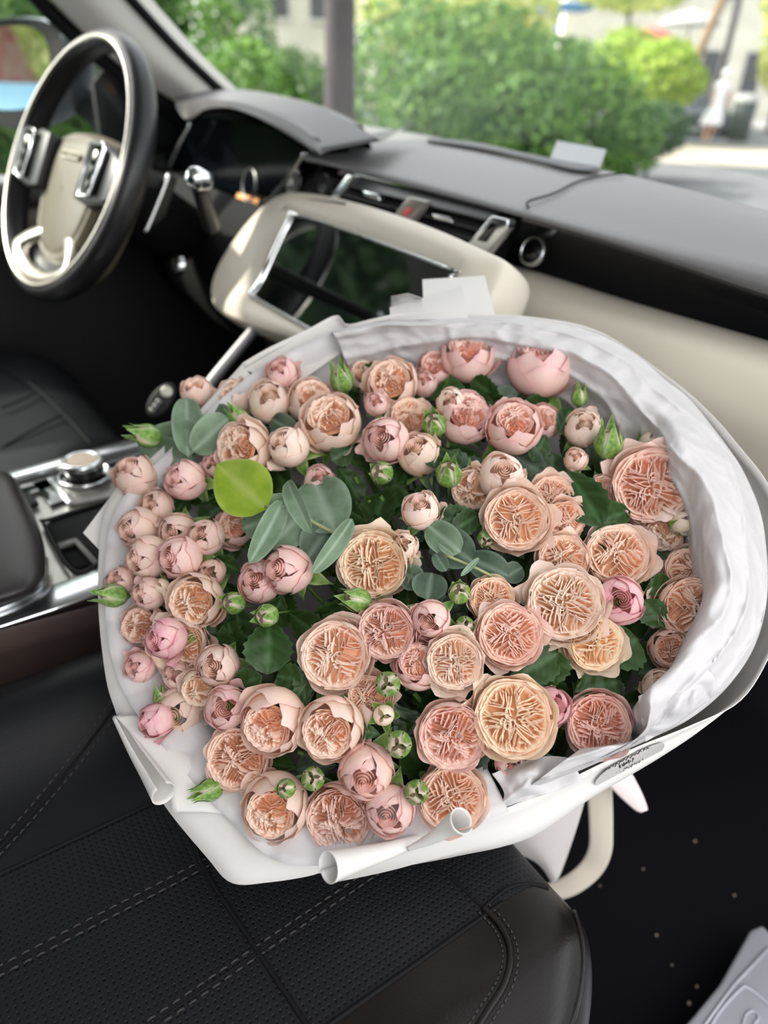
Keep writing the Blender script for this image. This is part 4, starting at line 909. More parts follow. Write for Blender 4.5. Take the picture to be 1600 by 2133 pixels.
def sepal_set(seed,mode,zs=1.):
    """mode 'cup': wraps the bud, 'open': spreads below the flower"""
    rg=random.Random(seed); out=[]
    for k in range(5):
        th0=k*2*math.pi/5+rg.uniform(-.12,.12); V=[];E_=[]; nv,nu=12,7
        L=rg.uniform(.85,1.15)
        for j in range(nv):
            v=j/(nv-1)
            for i in range(nu):
                u=-1+2*i/(nu-1)
                if mode=='cup':
                    w=.70*math.sin(math.pi*min(1,v**.7*.84+.13))**.7*(1-v**4)+.012
                    ph=.15+2.35*min(v,.80)/.80; r=1.05+.015*abs(u)
                    if v>.72: r+= (v-.72)*L*1.6
                    ph=ph if v<.8 else ph+.0
                    th=th0+u*w/max(.45,math.sin(ph)); x=r*math.sin(ph);z=-r*math.cos(ph)*zs
                    if v>.72: z+=(v-.72)*2.2*L; x=x*(1-(v-.72)*.9)+(v-.72)*.7*rg.random()*0
                elif mode=='half':
                    w=.40*math.sin(math.pi*min(1,v**.75*.88+.1))*(1-v**5)+.01
                    ph=.15+1.75*v; r=1.06+.55*v**3*L; th=th0+u*w/max(.5,math.sin(ph)); x=r*math.sin(ph);z=-r*math.cos(ph)*zs+.25*v**3
                else:
                    w=.34*math.sin(math.pi*min(1,v**.75*.88+.1))*(1-v**5)+.01
                    x=.18+1.0*v*L; z=-1.0*zs-.02+ .18*math.sin(v*2.6)-.55*v**2; th=th0+u*w/max(.35,x)
                V.append((x*math.cos(th),x*math.sin(th),z)); E_.append(max(abs(u)**4*.8,0)*(1 if v>.12 else 0))
        out.append((V,grid_faces(nv,nu),E_))
    return out
def hip(zs,r=.26,z0=None):
    z=-zs*1.0 if z0 is None else z0
    V,Fc=lathe((0,0,z),(0,0,1),[(.09,-.42),(.12,-.34),(r*.95,-.22),(r,-.08),(r*1.1,.05),(0,.08)],12,(0,1,0)); return V,Fc
def raw_mesh(name,V,Fc,m,**at):
    me=bpy.data.meshes.new(name); me.from_pydata([tuple(map(float,v)) for v in V],[],Fc); me.polygons.foreach_set('use_smooth',[True]*len(me.polygons))
    for k,a in at.items():
        x=me.attributes.new(k,'FLOAT','POINT'); x.data.foreach_set('value',np.asarray(a,np.float32))
    me.materials.append(m); me.update(); return me
def stem_mesh(zs,ln,seed):
    rg=random.Random(seed); b=rg.uniform(-.5,.5)
    V,Fc=tube_mesh([(0,0,-zs*1.2),(b*.05,0,-zs*1.2-ln*.3),(b*.3,b*.2,-zs*1.2-ln*.65),(b*.7,b*.4,-zs*1.2-ln)],[.10,.085,.085,.09],8)
    return raw_mesh('stem',V,Fc,stem_m,edge=[0]*len(V))
# ---- template flowers: lists of (part name, mesh)
def tmpl_open(seed,phi=1.95,K=4,nest=6):
    rg=random.Random(seed); P_=[]
    for k in range(5):   # inner cup
        P_.append(('petal',petal(k*1.2566+rg.uniform(-.15,.15),.84,.25,phi+rg.uniform(-.05,.08),.93+rg.uniform(-.01,.02),seed*31+k,flare=.03,wav=.018,lean=.03)))
    for k in range(5):   # outer cup
        P_.append(('petal',petal(k*1.2566+.6+rg.uniform(-.2,.2),.80,.2,phi-.14+rg.uniform(-.22,.05),1.0+rg.uniform(-.01,.03),seed*37+k,flare=.07,wav=.02,lean=.035)))
    for k in range(rg.choice([1,2,3])):   # guard petals that stand off
        P_.append(('petal',petal(rg.uniform(0,6.28),.72,.15,1.6+rg.uniform(-.15,.15),1.05,seed*41+k,flare=.17,fold=.05,wav=.035)))
    out=[(n,raw_mesh('petal',V,F_,pet_m,tip=t,edge=e)) for n,(V,F_,t,e) in P_]
    rim=.93*math.sin(phi); zr=-.93*math.cos(phi)
    V,F_,t,e=ruffle(min(.86,rim*1.0),zr-.08,.12,K,nest,seed); out.append(('inner_petals',raw_mesh('inner_petals',V,F_,pet_m,tip=t,edge=e)))
    return out
def tmpl_bud(seed):
    rg=random.Random(seed); P_=[]; zs=1.1
    for k in range(4): P_.append(petal(k*1.57+rg.uniform(-.1,.1),1.05,.2,2.74,.84+.012*k,seed*3+k,zs=zs,wav=.012,lean=.05,twist=.35))
    for k in range(3): P_.append(petal(k*2.09+.4+rg.uniform(-.2,.2),1.12,.2,2.62,.91+.012*k,seed*5+k,zs=zs,wav=.018,flare=.03,lean=.05,twist=.2))
    for k in range(3): P_.append(petal(k*2.09+1.2+rg.uniform(-.3,.3),1.0,.15,2.2+rg.uniform(-.35,.15),.975+.015*k,seed*7+k,zs=zs,flare=.05,wav=.02,lean=.04))
    if rg.random()<.6: P_.append(petal(rg.uniform(0,6.28),.55,.15,1.75,1.04,seed*9,zs=zs,flare=.25,wav=.04))
    out=[('petal',raw_mesh('petal',V,F_,pet_m,tip=[x*.8+.2 for x in t],edge=[min(1,x*1.3) for x in e])) for V,F_,t,e in P_]
    # swirl core
    V=[];Fc=[];t=[];e=[]
    for q in range(4):
        b=len(V); n=34
        for i in range(n):
            s=i/(n-1); rr=.03+.44*s; th=s*7+q*1.57
            for k,(dz,dr) in enumerate([(-.35,.9),(0,1)]): V.append((rr*dr*math.cos(th),rr*dr*math.sin(th),zs*.93-.75*rr*rr+dz*.7-.0)); t.append(.55+.45*k); e.append(k*.6)
        for i in range(n-1): Fc.append((b+2*i,b+2*i+2,b+2*i+3,b+2*i+1))
    out.append(('petal_swirl',raw_mesh('petal_swirl',V,Fc,pet_m,tip=t,edge=e)))
    return out
def tmpl_green(seed,opened):
    rg=random.Random(seed); zs=1.18; out=[]
    P_=[petal(k*2.09+rg.uniform(-.2,.2),1.15,.1,2.95,.90+.02*k,seed*3+k,zs=zs,wav=.01,twist=.3) for k in range(3)]
    V=[];Fc=[];t=[];e=[]
    for v,f,a,b in P_:
        o=len(V);V+=v;Fc+=[tuple(i+o for i in q) for q in f];t+=[1]*len(a);e+=b
    out.append(('petal_ball',raw_mesh('petal_ball',V,Fc,pet_m,tip=t,edge=e)))
    for V,F_,E_ in sepal_set(seed,'half' if opened else 'cup',zs): out.append(('sepal',raw_mesh('sepal',V,F_,sep_m,edge=E_)))
    return out
def finish(t,zs,seed,sep=None):
    if sep:
        V=[];Fc=[];E_=[]
        for v,f,e in sepal_set(seed,sep,zs): o=len(V);V+=v;Fc+=[tuple(i+o for i in q) for q in f];E_+=e
        t.append(('sepals',raw_mesh('sepals',V,Fc,sep_m,edge=E_)))
    V,Fc=hip(zs); t.append(('hip',raw_mesh('hip',V,Fc,stem_m,edge=[0]*len(V))))
    t.append(('stem',stem_mesh(zs,2.6 if zs<1.15 else 4.0,seed))); return t
TM={'O':[finish(tmpl_open(s,phi,K,N),1.0,s,'open') for s,phi,K,N in ((11,1.86,4,7),(12,1.95,5,6),(13,1.90,4,6),(14,2.02,3,7),(15,1.80,5,6),(16,1.92,4,8))],
    'H':[finish(tmpl_open(s,phi,K,N),1.0,s,'open') for s,phi,K,N in ((21,2.28,4,5),(22,2.36,3,5),(23,2.22,4,5),(24,2.42,4,4))],
    'B':[finish(tmpl_bud(s),1.1,s,'open') for s in (31,32,33,34,35)],
    'G':[finish(tmpl_green(s,s==44),1.18,s) for s in (41,42,43,44,45)]}
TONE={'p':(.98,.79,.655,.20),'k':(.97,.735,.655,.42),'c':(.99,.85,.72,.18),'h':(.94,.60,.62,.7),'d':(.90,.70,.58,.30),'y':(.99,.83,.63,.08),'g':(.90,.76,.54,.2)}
def place_rose(x,y,dia,ty,tx,ty_,tone,off,label,idx):
    rg=random.Random(1000+idx); z=dome(x,y)+off/100.
    c=P(x,y,d=z); r=dia/2*z/F*(1.10 if ty!='G' else .86)
    rv=ray(x,y); rv=rv/np.linalg.norm(rv); rt=RT-rv*(RT@rv); rt/=np.linalg.norm(rt); up=-np.cross(rt,rv)*-1
    up=np.cross(rt,rv); up=up if up@UP>0 else -up
    t2=min(.97,math.hypot(tx,ty_)); ax=-rv*math.sqrt(1-t2*t2)+rt*tx-up*ty_; ax/=np.linalg.norm(ax)
    a=np.cross(ax,rt+up*.3); a/=np.linalg.norm(a); b=np.cross(ax,a); q=rg.uniform(0,6.28)
    A=a*math.cos(q)+b*math.sin(q); B=np.cross(ax,A)
    tm=TM[ty][(idx*7+rg.randrange(9))%len(TM[ty])] if idx>=0 else TM[ty][0]
    o=bpy.data.objects.new('rose_bud' if ty=='G' else 'spray_rose',None); COL.objects.link(o); o.empty_display_size=.01
    M=Matrix(((A[0]*r,B[0]*r,ax[0]*r,c[0]),(A[1]*r,B[1]*r,ax[1]*r,c[1]),(A[2]*r,B[2]*r,ax[2]*r,c[2]),(0,0,0,1)))
    o.matrix_world=M; ORG[o.name]=c
    tag(o,label,'rose bud' if ty=='G' else 'rose','green rose buds in the bouquet' if ty=='G' else 'spray roses in the bouquet')
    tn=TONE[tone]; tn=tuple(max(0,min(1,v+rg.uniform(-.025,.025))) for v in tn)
    for kk,(nm,me) in enumerate(tm):
        if ty=='O' and y>1500 and kk>=10 and nm=='petal': continue
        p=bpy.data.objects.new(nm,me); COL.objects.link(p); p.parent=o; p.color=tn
        if nm in('inner_petals',): p['kind']='stuff'
ROSES=[
(975,742,100,'H',0,-.72,'k',1.5,'pink rose at the top of the bouquet, left of the highest one'),
(1125,762,122,'H',0,-.88,'k',1.0,'large pale pink rose seen from the side, highest at the top right of the bouquet'),
(908,768,72,'H',0,-.6,'k',3,'small pink rose tucked behind the left of the top pink rose'),
(884,800,50,'B',0,-.5,'k',3,'tiny pink rosebud under the blurred pink pair at the top'),
(815,800,98,'H',-.15,-.45,'p',1,'peach rose near the top, above the green budded pair'),
(757,782,62,'H',0,-.6,'c',4,'faint shaded rose deep behind the upper left peach rose'),
(587,778,62,'B',-.2,-.55,'k',0,'round pink rosebud standing highest on the upper left side'),
(410,816,60,'H',-.1,-.85,'p',2,'small peach rose peeking above the topmost eucalyptus leaf'),
(492,826,72,'H',-.4,-.6,'p',2,'peach rose between eucalyptus leaves and the upper left buds'),
(562,838,84,'B',0,-.5,'c',1,'pale closed rose just under the highest upper left bud'),
(650,838,92,'H',.1,-.6,'p',1.5,'peach rose half hidden behind the cupped rose on the upper left'),
(690,880,112,'H',-.15,-.5,'p',0,'large cupped peach rose in the upper left centre'),
(507,935,105,'H',-.65,-.15,'p',0,'ruffled peach rose right of the grey green eucalyptus leaves'),
(600,930,80,'B',-.5,-.4,'c',0,'smooth cream rosebud right of the ruffled peach rose'),
(805,918,90,'B',-.3,-.15,'k',0,'round pale pink bud with a lilac tip in the upper centre'),
(873,948,82,'B',-.2,-.5,'p',1,'closed peach bud right of the lilac tipped one'),
(855,866,78,'O',.15,-.5,'p',1.5,'open orange peach rose behind the two upper centre buds'),
(785,842,46,'B',-.1,-.4,'k',0,'small pink bud in green sepals in front of the upper peach rose'),
(940,838,56,'B',-.05,-.3,'c',-.5,'cream bud in spread green sepals in the upper centre'),
(970,870,100,'H',.3,-.5,'k',.8,'pink rose with a pale skirt behind the cream sepalled bud'),
(1070,890,105,'H',.1,-.5,'k',.5,'rosy cupped rose with a peach heart below the highest one'),
(1130,878,66,'H',.3,-.5,'k',2.5,'shaded pink rose behind the rosy cupped rose'),
(1215,893,72,'B',.15,-.45,'c',1,'cream pink bud with open guard petals at the upper right'),
(1200,958,46,'B',0,-.5,'p',1,'small peach bud above the toothed dark leaf'),
(1045,992,92,'B',.1,-.35,'c',-.3,'cream bud opening with loose pale guard petals right of centre top'),
(985,1018,82,'O',-.2,.25,'p',1,'tilted open rose half under the cream opening bud'),
(1075,1082,128,'O',.03,-.03,'p',-.5,'wide open peach rose with a four part heart, upper right of centre'),
(1150,1038,90,'O',.1,-.1,'p',.4,'upper lobe of the twin headed peach roses beside the toothed leaf'),
(1178,1082,78,'O',.3,.2,'p',.2,'lower lobe of the twin headed peach roses beside the toothed leaf'),
(1255,1020,58,'O',.2,.1,'p',1.5,'small peach rose behind the long green stemmed bud'),
(1355,1012,150,'O',.12,-.05,'p',-.5,'very large open peach rose at the right edge of the bouquet'),
(1448,1045,92,'O',.3,0,'p',1.5,'peach rose behind the very large one, against the right tissue'),
(1388,1100,92,'H',-.2,.6,'c',1.5,'pale rose seen from below under the very large right rose'),
(876,1063,75,'B',-.05,-.45,'c',-.3,'cream bud with a pink crown standing in the middle above the leaves'),
(843,1137,54,'B',-.1,-.2,'p',.2,'small peach bud with curled sepals above the left centre rose'),
(778,1176,135,'O',-.18,.0,'y',.3,'large open apricot rose just right of the eucalyptus spray'),
(600,1188,95,'B',-.55,-.05,'k',0,'plump pink rose opening to the left under the eucalyptus spray'),
(540,1213,82,'B',-.35,-.15,'k',.8,'round dusky bud touching the plump pink rose on its left'),
(665,1003,62,'B',.1,-.4,'k',1.2,'pink bud peeking over the round eucalyptus leaf'),
(387,1000,76,'B',-.72,-.15,'k',-.2,'pink swirled bud facing left below the left eucalyptus leaves'),
(283,993,84,'B',-.4,-.6,'d',0,'dusky closed rose at the far upper left edge of the bouquet'),
(446,970,46,'B',-.3,-.3,'k',1.2,'small pink bud between the swirled bud and the ruffled peach rose'),
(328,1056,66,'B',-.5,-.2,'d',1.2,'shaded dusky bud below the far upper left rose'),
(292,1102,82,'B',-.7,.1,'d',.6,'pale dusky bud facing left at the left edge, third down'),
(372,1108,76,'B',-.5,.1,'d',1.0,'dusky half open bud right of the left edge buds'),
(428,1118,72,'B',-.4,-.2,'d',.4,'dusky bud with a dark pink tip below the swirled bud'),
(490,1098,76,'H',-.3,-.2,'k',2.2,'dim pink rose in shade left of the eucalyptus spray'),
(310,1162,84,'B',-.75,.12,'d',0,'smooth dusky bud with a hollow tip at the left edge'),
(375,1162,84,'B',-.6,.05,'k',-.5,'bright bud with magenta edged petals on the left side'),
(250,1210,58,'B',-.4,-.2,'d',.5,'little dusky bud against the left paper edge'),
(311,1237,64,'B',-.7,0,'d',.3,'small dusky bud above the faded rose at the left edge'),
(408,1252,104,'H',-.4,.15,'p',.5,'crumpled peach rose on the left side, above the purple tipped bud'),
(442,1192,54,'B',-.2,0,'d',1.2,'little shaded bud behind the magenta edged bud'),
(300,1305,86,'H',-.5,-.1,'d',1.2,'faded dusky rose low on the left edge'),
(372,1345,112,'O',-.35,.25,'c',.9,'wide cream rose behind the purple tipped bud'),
(345,1330,78,'B',-.65,.15,'h',-.9,'purple tipped bud in front of the wide cream rose on the left'),
(291,1390,62,'B',-.5,.05,'k',.6,'round pink bud low at the left paper edge'),
(368,1408,56,'B',-.3,-.1,'d',1,'small dusky bud right of the round pink bud'),
(455,1388,84,'B',-.35,.05,'p',.5,'pale peach bud with a hollow tip left of the dark leaf'),
(418,1432,76,'H',-.3,.35,'c',.8,'cream rose hanging below the pale hollow tipped bud'),
(375,1482,92,'B',-.3,.3,'d',1.4,'shaded dusky rose behind the lowest left bud'),
(325,1500,66,'B',-.85,.15,'h',-.6,'purple veined bud hanging out over the lower left paper'),
(472,1475,86,'B',-.15,.05,'k',-.2,'pink spiral rose with pointed outer petals on the lower left'),
(570,1502,125,'H',-.35,.38,'p',-.2,'big half open cream pink rose on the lower left'),
(495,1580,124,'O',-.30,.15,'p',.2,'flat open peach rose below the pink spiral rose'),
(690,1517,122,'H',-.25,.35,'p',-.2,'half open peach rose right of the big cream pink one'),
(700,1365,138,'O',-.15,.1,'c',0,'large creamy open rose left of the lower centre'),
(806,1313,114,'O',-.18,.12,'k',-.1,'open rose with pink rim and orange heart in the centre'),
(898,1290,76,'B',-.2,.15,'k',-.3,'small bud with a magenta heart right of the pink rimmed rose'),
(872,1385,94,'H',-.1,-.2,'k',.8,'pink rose squeezed behind the round creamy one in the centre'),
(946,1378,110,'O',.0,.08,'c',-.4,'round creamy open rose in the centre'),
(1062,1322,124,'O',.03,-.1,'p',-.3,'open peach rose with a notched lower rim right of centre'),
(1025,1250,92,'O',.1,-.1,'y',.8,'apricot rose behind the pale sepalled bud, right of centre'),
(1173,1165,98,'O',0,-.2,'p',.9,'shaded peach rose above the largest creamy right rose'),
(1285,1157,124,'O',.1,-.25,'p',.3,'broad peach rose under the toothed dark leaf'),
(1175,1258,146,'O',.05,-.08,'c',-.6,'large creamy peach rose with pink rim, right of centre'),
(1290,1252,96,'B',.1,-.05,'h',-.3,'hot pink closed rose between the large right roses'),
(1238,1338,112,'O',.3,.1,'y',.4,'yellow peach rose below the hot pink one'),
(1435,1192,96,'O',.2,-.3,'p',1,'upper rose of the pair against the right tissue'),
(1436,1268,124,'O',.35,.05,'p',.2,'lower larger rose of the pair against the right tissue'),
(1395,1352,78,'H',.1,.1,'d',1.4,'shaded rose under the pair at the right tissue'),
(1070,1495,156,'O',.02,.02,'y',-.5,'largest fully open apricot rose at the lower right of centre'),
(942,1532,132,'O',-.05,.28,'k',0,'open rose with pink outer cup and orange folds left of the largest'),
(1147,1472,78,'B',.35,0,'h',1.2,'rose pink bud behind the right side of the largest rose'),
(770,1452,88,'O',-.2,.0,'p',1.0,'peach rose hidden behind the green buds in the lower centre'),
(765,1607,108,'B',-.1,.4,'k',.3,'pink rose opening downward below the lower centre green buds'),
(812,1685,98,'B',-.1,.35,'k',.1,'pink closed rose at the bottom, left of the green ball bud'),
(574,1680,126,'H',-.25,.35,'p',.2,'cupped rose with orange folds at the bottom left'),
(706,1702,130,'O',-.15,.5,'d',.4,'faded rose nodding down at the bottom edge'),
(942,1662,132,'O',.0,.1,'p',.9,'orange peach rose at the bottom behind the paper curl'),
(1247,1508,126,'O',.08,.22,'k',.9,'pink shouldered rose nodding down at the lower right'),
(1378,1432,70,'H',.3,-.2,'c',1.2,'pale rose half hidden by crumpled tissue at the right'),
(1062,1590,58,'B',.2,.3,'k',2.0,'small pink rose in shade under the largest rose'),
]
BUDS=[
(308,908,56,-.93,-.25,-.8,'green bud pointing left in front of the eucalyptus leaves, far upper left'),
(497,872,48,-.5,-.7,0,'green bud above the ruffled peach rose'),
(712,792,54,-.25,-.85,.2,'green bud with split sepals high at the upper left centre'),
(905,885,56,-.2,-.5,.2,'dark green bud below the cream sepalled bud'),
(935,988,60,0,-.6,-.8,'green cream bud on an upright stem in the middle'),
(795,985,54,-.3,-.15,0,'green bud with curled sepals under the lilac tipped bud'),
(1268,925,66,.05,-.85,-.6,'tall green bud on a long stem right of the toothed leaf'),
(1207,828,38,.05,-.93,1,'small pointed green bud standing against the tissue at the upper right'),
(1352,922,52,.35,-.8,1,'green bud just above the very large right rose'),
(1392,938,46,.3,-.8,1.2,'green bud furthest right above the very large rose'),
(1420,1088,56,.75,-.35,-.4,'green bud on a slanted stem under the very large right rose'),
(1450,1142,48,.6,-.1,.8,'green bud pressed against the right tissue'),
(745,1250,58,-.75,-.15,-.4,'bright green bud left of the pink rimmed centre rose'),
(556,1282,54,-.45,.1,-.8,'round green bud on a stem above the large dark leaf'),
(487,1256,52,-.5,-.1,.1,'green bud with a pink seam left of the round stemmed bud'),
(237,1240,56,-.88,-.05,-.3,'green bud sticking out over the left paper edge'),
(338,1222,42,-.6,-.4,.1,'green bud between dusky buds on the left side'),
(438,1645,52,-.9,.3,-.4,'green bud lying on the white paper at the lower left'),
(868,1650,56,0,.15,-.5,'green ball bud at the bottom right of the pink closed rose'),
(968,1303,44,.1,.1,.2,'small green bud right of the magenta hearted bud'),
(957,1235,52,-.05,-.3,-.5,'pale yellow bud in upright sepals in the centre'),
(1012,1122,42,0,.3,.8,'plain green bud below the four part peach rose'),
(808,1425,58,-.1,-.05,-.6,'cream bud with green cap in the lower centre, top of three'),
(800,1490,56,-.1,.1,-.1,'green bud in the lower centre, middle of three'),
(830,1550,62,-.05,.1,-.6,'striped green and pink bud in the lower centre, lowest of three'),
(652,1622,54,.0,-.1,-.5,'peach and green bud above the faded nodding rose'),
(596,1642,44,-.3,0,-1.3,'small green bud lying over the cupped bottom left rose'),
(590,1752,46,-.2,.5,1,'green bud under the cupped bottom left rose'),
(335,1455,36,-.3,-.9,.5,'slim green bud above the purple veined bud'),
]
for i,(x,y,dd,ty,tx,tyy,tone,off,lab) in enumerate(ROSES): place_rose(x,y,dd,ty,tx,tyy,tone,off,lab,i)
for i,(x,y,dd,tx,tyy,off,lab) in enumerate(BUDS): place_rose(x,y,dd,'G',tx,tyy,'g',off,lab,i)

# ---- leaves
def leaf_geo(c,ax,nrm,L,Wd,kind='rose',seed=0,fold=.25,curl=.2):
    """leaf from its stalk end c along ax; returns V,F,edge"""
    rg=random.Random(seed); ax=np.array(ax,float);ax/=np.linalg.norm(ax); nrm=np.array(nrm,float); nrm-=ax*(nrm@ax); nrm/=np.linalg.norm(nrm); s=np.cross(nrm,ax)
    nv,nu=15,9; V=[];E_=[]
    for j in range(nv):
        v=j/(nv-1)
        if kind=='rose': w=math.sin(math.pi*v**.82)**.85*(1-.25*v)*1.15
        elif kind=='euc': w=math.sqrt(max(0,1-(2*v-1)**2))*(1-.12*v)+.0
        else: w=math.sin(math.pi*v**.75)**.8
        for i in range(nu):
            u=-1+2*i/(nu-1); ww=w*Wd/2
            if kind=='rose' and abs(u)==1: ww*=1+.07*(1 if j%2 else -1)
            h=abs(u)*fold*ww+ curl*L*(-(v-.3)**2)+ (.02*Wd*math.sin(v*20+abs(u)*4) if kind=='rose' else .012*Wd*math.sin(v*7+u*3+seed))
            V.append(np.array(c)+ax*v*L+s*u*ww+nrm*h); E_.append(.6 if i==4 else (.35 if abs(u)==1 else (.22 if (kind=='rose' and (j+abs(i-4))%4==0) else 0)))
    return V,grid_faces(nv,nu),E_
def pleaf(px0,py0,px1,py1,wpx,off,m,kind='rose',parent=None,name='leaf',tilt=0,off1=None,fold=.25,curl=.2,seed=0,**kw):
    d0=dome(px0,py0)+off/100.; d1=dome(px1,py1)+(off if off1 is None else off1)/100.
    a=P(px0,py0,d=d0);b=P(px1,py1,d=d1); ax=b-a; nr=-ray((px0+px1)/2,(py0+py1)/2); s=np.cross(nr,ax);s/=np.linalg.norm(s); nr=nr/np.linalg.norm(nr)*math.cos(tilt)+s*math.sin(tilt)
    V,Fc,E_=leaf_geo(a,ax,nr,np.linalg.norm(ax),wpx*d0/F,kind,seed,fold,curl)
    return mesh(name,V,Fc,m,parent,attrs={'edge':E_},**kw)
c=P(740,1150,d=dome(740,1150)+.01)
ES=thing('eucalyptus_sprig','eucalyptus sprig with a bright lime leaf over round grey green leaves','eucalyptus',c)
pleaf(556,1060,446,962,128,-2.2,lime_m,'ovate',ES,label='bright lime green leaf',fold=.12,off1=-2.6,curl=.1)
pleaf(556,1056,592,1070,1,0,euc_m,'euc',ES) if False else None
pleaf(590,1042,524,1172,56,-2.6,euc_m,'euc',ES,fold=.5,tilt=.2)
pleaf(636,1052,500,1104,100,-.9,euc_m,'euc',ES,off1=-.6)
pleaf(640,1060,560,1140,90,-1.2,euc_m,'euc',ES)
pleaf(598,1000,642,1106,42,-3.0,euc_m,'euc',ES,fold=.6,tilt=-.3)
pleaf(700,1110,648,990,130,-.2,euc_m,'euc',ES)
pleaf(735,1080,655,1195,44,-1.5,euc_m,'euc',ES,fold=.5,tilt=.3)
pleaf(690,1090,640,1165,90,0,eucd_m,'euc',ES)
tube('twig',[P(x,y,d=dome(x,y)+o/100) for x,y,o in [(552,1055,-2.2),(600,1062,-1.9),(660,1092,-1.4),(735,1130,-.6),(820,1170,2)]],.0013,mat('twig',(.30,.32,.14),.6),ES,n=20)
c=P(460,960,d=dome(460,960)+.02)
E2=thing('eucalyptus_sprig','eucalyptus sprig with broad leaves at the upper left edge of the bouquet','eucalyptus',c)
for q in [(392,950,388,815,70,-.6,euc_m),(450,905,276,935,92,.4,euc_m),(455,935,400,880,0,0,None),(478,870,402,940,80,-.8,euc_m),(470,900,430,850,80,.2,eucd_m),(400,975,300,930,90,.8,euc_m),(620,905,560,870,56,.9,eucd_m)]:
    if q[6]: pleaf(*q[:4],q[4],q[5],q[6],'euc',E2)
tube('twig',[P(x,y,d=dome(x,y)+o/100) for x,y,o in [(392,905,-.2),(430,940,.6),(500,1000,3)]],.0013,mat('twig'),E2,n=12)
c=P(930,1160,d=dome(930,1160)+.02)
E3=thing('eucalyptus_sprig','dark eucalyptus sprig in the middle below the small peach bud','eucalyptus',c)
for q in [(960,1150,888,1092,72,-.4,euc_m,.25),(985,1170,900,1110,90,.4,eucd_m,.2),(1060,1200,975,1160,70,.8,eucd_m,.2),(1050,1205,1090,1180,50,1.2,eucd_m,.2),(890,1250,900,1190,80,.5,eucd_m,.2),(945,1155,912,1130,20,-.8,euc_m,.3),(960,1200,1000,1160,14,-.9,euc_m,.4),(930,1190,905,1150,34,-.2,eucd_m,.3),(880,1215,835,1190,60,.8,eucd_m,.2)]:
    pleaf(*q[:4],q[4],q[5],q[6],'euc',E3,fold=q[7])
tube('twig',[P(x,y,d=dome(x,y)+o/100) for x,y,o in [(925,1155,-.3),(965,1172,0),(1015,1195,.3),(1090,1240,2)]],.0010,mat('twig'),E3,n=12)
FO=thing('rose_foliage','dark green rose leaves filling the shaded gaps between the roses','foliage',BASE)
for k,q in enumerate([(558,1405,560,1285,100,.2),(545,1408,478,1438,60,.6),(575,1408,650,1420,60,.8),(1255,1095,1178,975,88,-.6),(1240,1090,1320,1060,70,.6),(1230,1120,1330,1110,60,.2),
   (905,1085,1005,1075,60,.4),(940,1110,1010,1062,50,.5),(1165,1360,1060,1420,80,1.0),(1150,1350,1130,1440,90,1.2),(1330,1330,1250,1380,100,1.0),(1340,1250,1385,1310,60,.8),(1290,1420,1200,1440,90,1.6),(985,850,1080,850,26,1.0),
   (905,975,905,920,60,.4),(930,985,960,930,40,.4),(700,1470,730,1510,40,.2),(690,960,740,930,50,1.5),(560,1775,600,1745,60,.8),(625,1395,640,1470,40,.8),(745,1520,792,1530,30,.3),
   (1190,850,1165,900,40,1.5),(1110,960,1140,900,50,1.6),(600,1480,640,1420,34,.6),(1400,1210,1345,1235,50,1.0),(235,1150,262,1105,40,1.0),(500,1190,440,1160,40,1.5)]):
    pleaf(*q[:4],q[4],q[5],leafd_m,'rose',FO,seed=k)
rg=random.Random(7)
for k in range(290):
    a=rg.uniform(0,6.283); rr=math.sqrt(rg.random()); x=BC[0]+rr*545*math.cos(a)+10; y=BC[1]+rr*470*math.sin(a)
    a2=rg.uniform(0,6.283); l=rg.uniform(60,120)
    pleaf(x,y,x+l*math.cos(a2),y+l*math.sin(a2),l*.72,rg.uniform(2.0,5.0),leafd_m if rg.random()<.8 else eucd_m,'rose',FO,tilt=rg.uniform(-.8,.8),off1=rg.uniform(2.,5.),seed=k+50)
sp_=[]
for k in range(70):
    a=rg.uniform(0,6.283); rr=math.sqrt(rg.random())*.95; x=BC[0]+rr*520*math.cos(a); y=BC[1]+rr*440*math.sin(a)
    p=P(x,y,d=dome(x,y)+.03); q=p*.35+BASE*.65; sp_.append(tube_mesh([p,(p+q)/2+np.array([0,0,-.01]),q],.0016,5))
V,Fc=join(sp_); mesh('stems',V,Fc,stem_m,FO,attrs={'edge':[0]*len(V)},kind='stuff')

# ---- wrapping paper, tissue, ribbon
def push(p,seat=True):
    p=np.array(p,float)
    if seat and p[0]<.72 and p[0]>.22 and p[1]<.30:
        z,yr=seat_z(min(p[0],.708),min(p[1],.30))
        if p[1]<yr+.01: p[2]=max(p[2],z+.004)
    return p
def pd(x,y,o=0): return P(x,y,d=Dp(x,y)+o/100.)
WP=thing('wrapping_paper','white florist paper wrapped in a wide cone around the roses','wrapping paper',BASE)
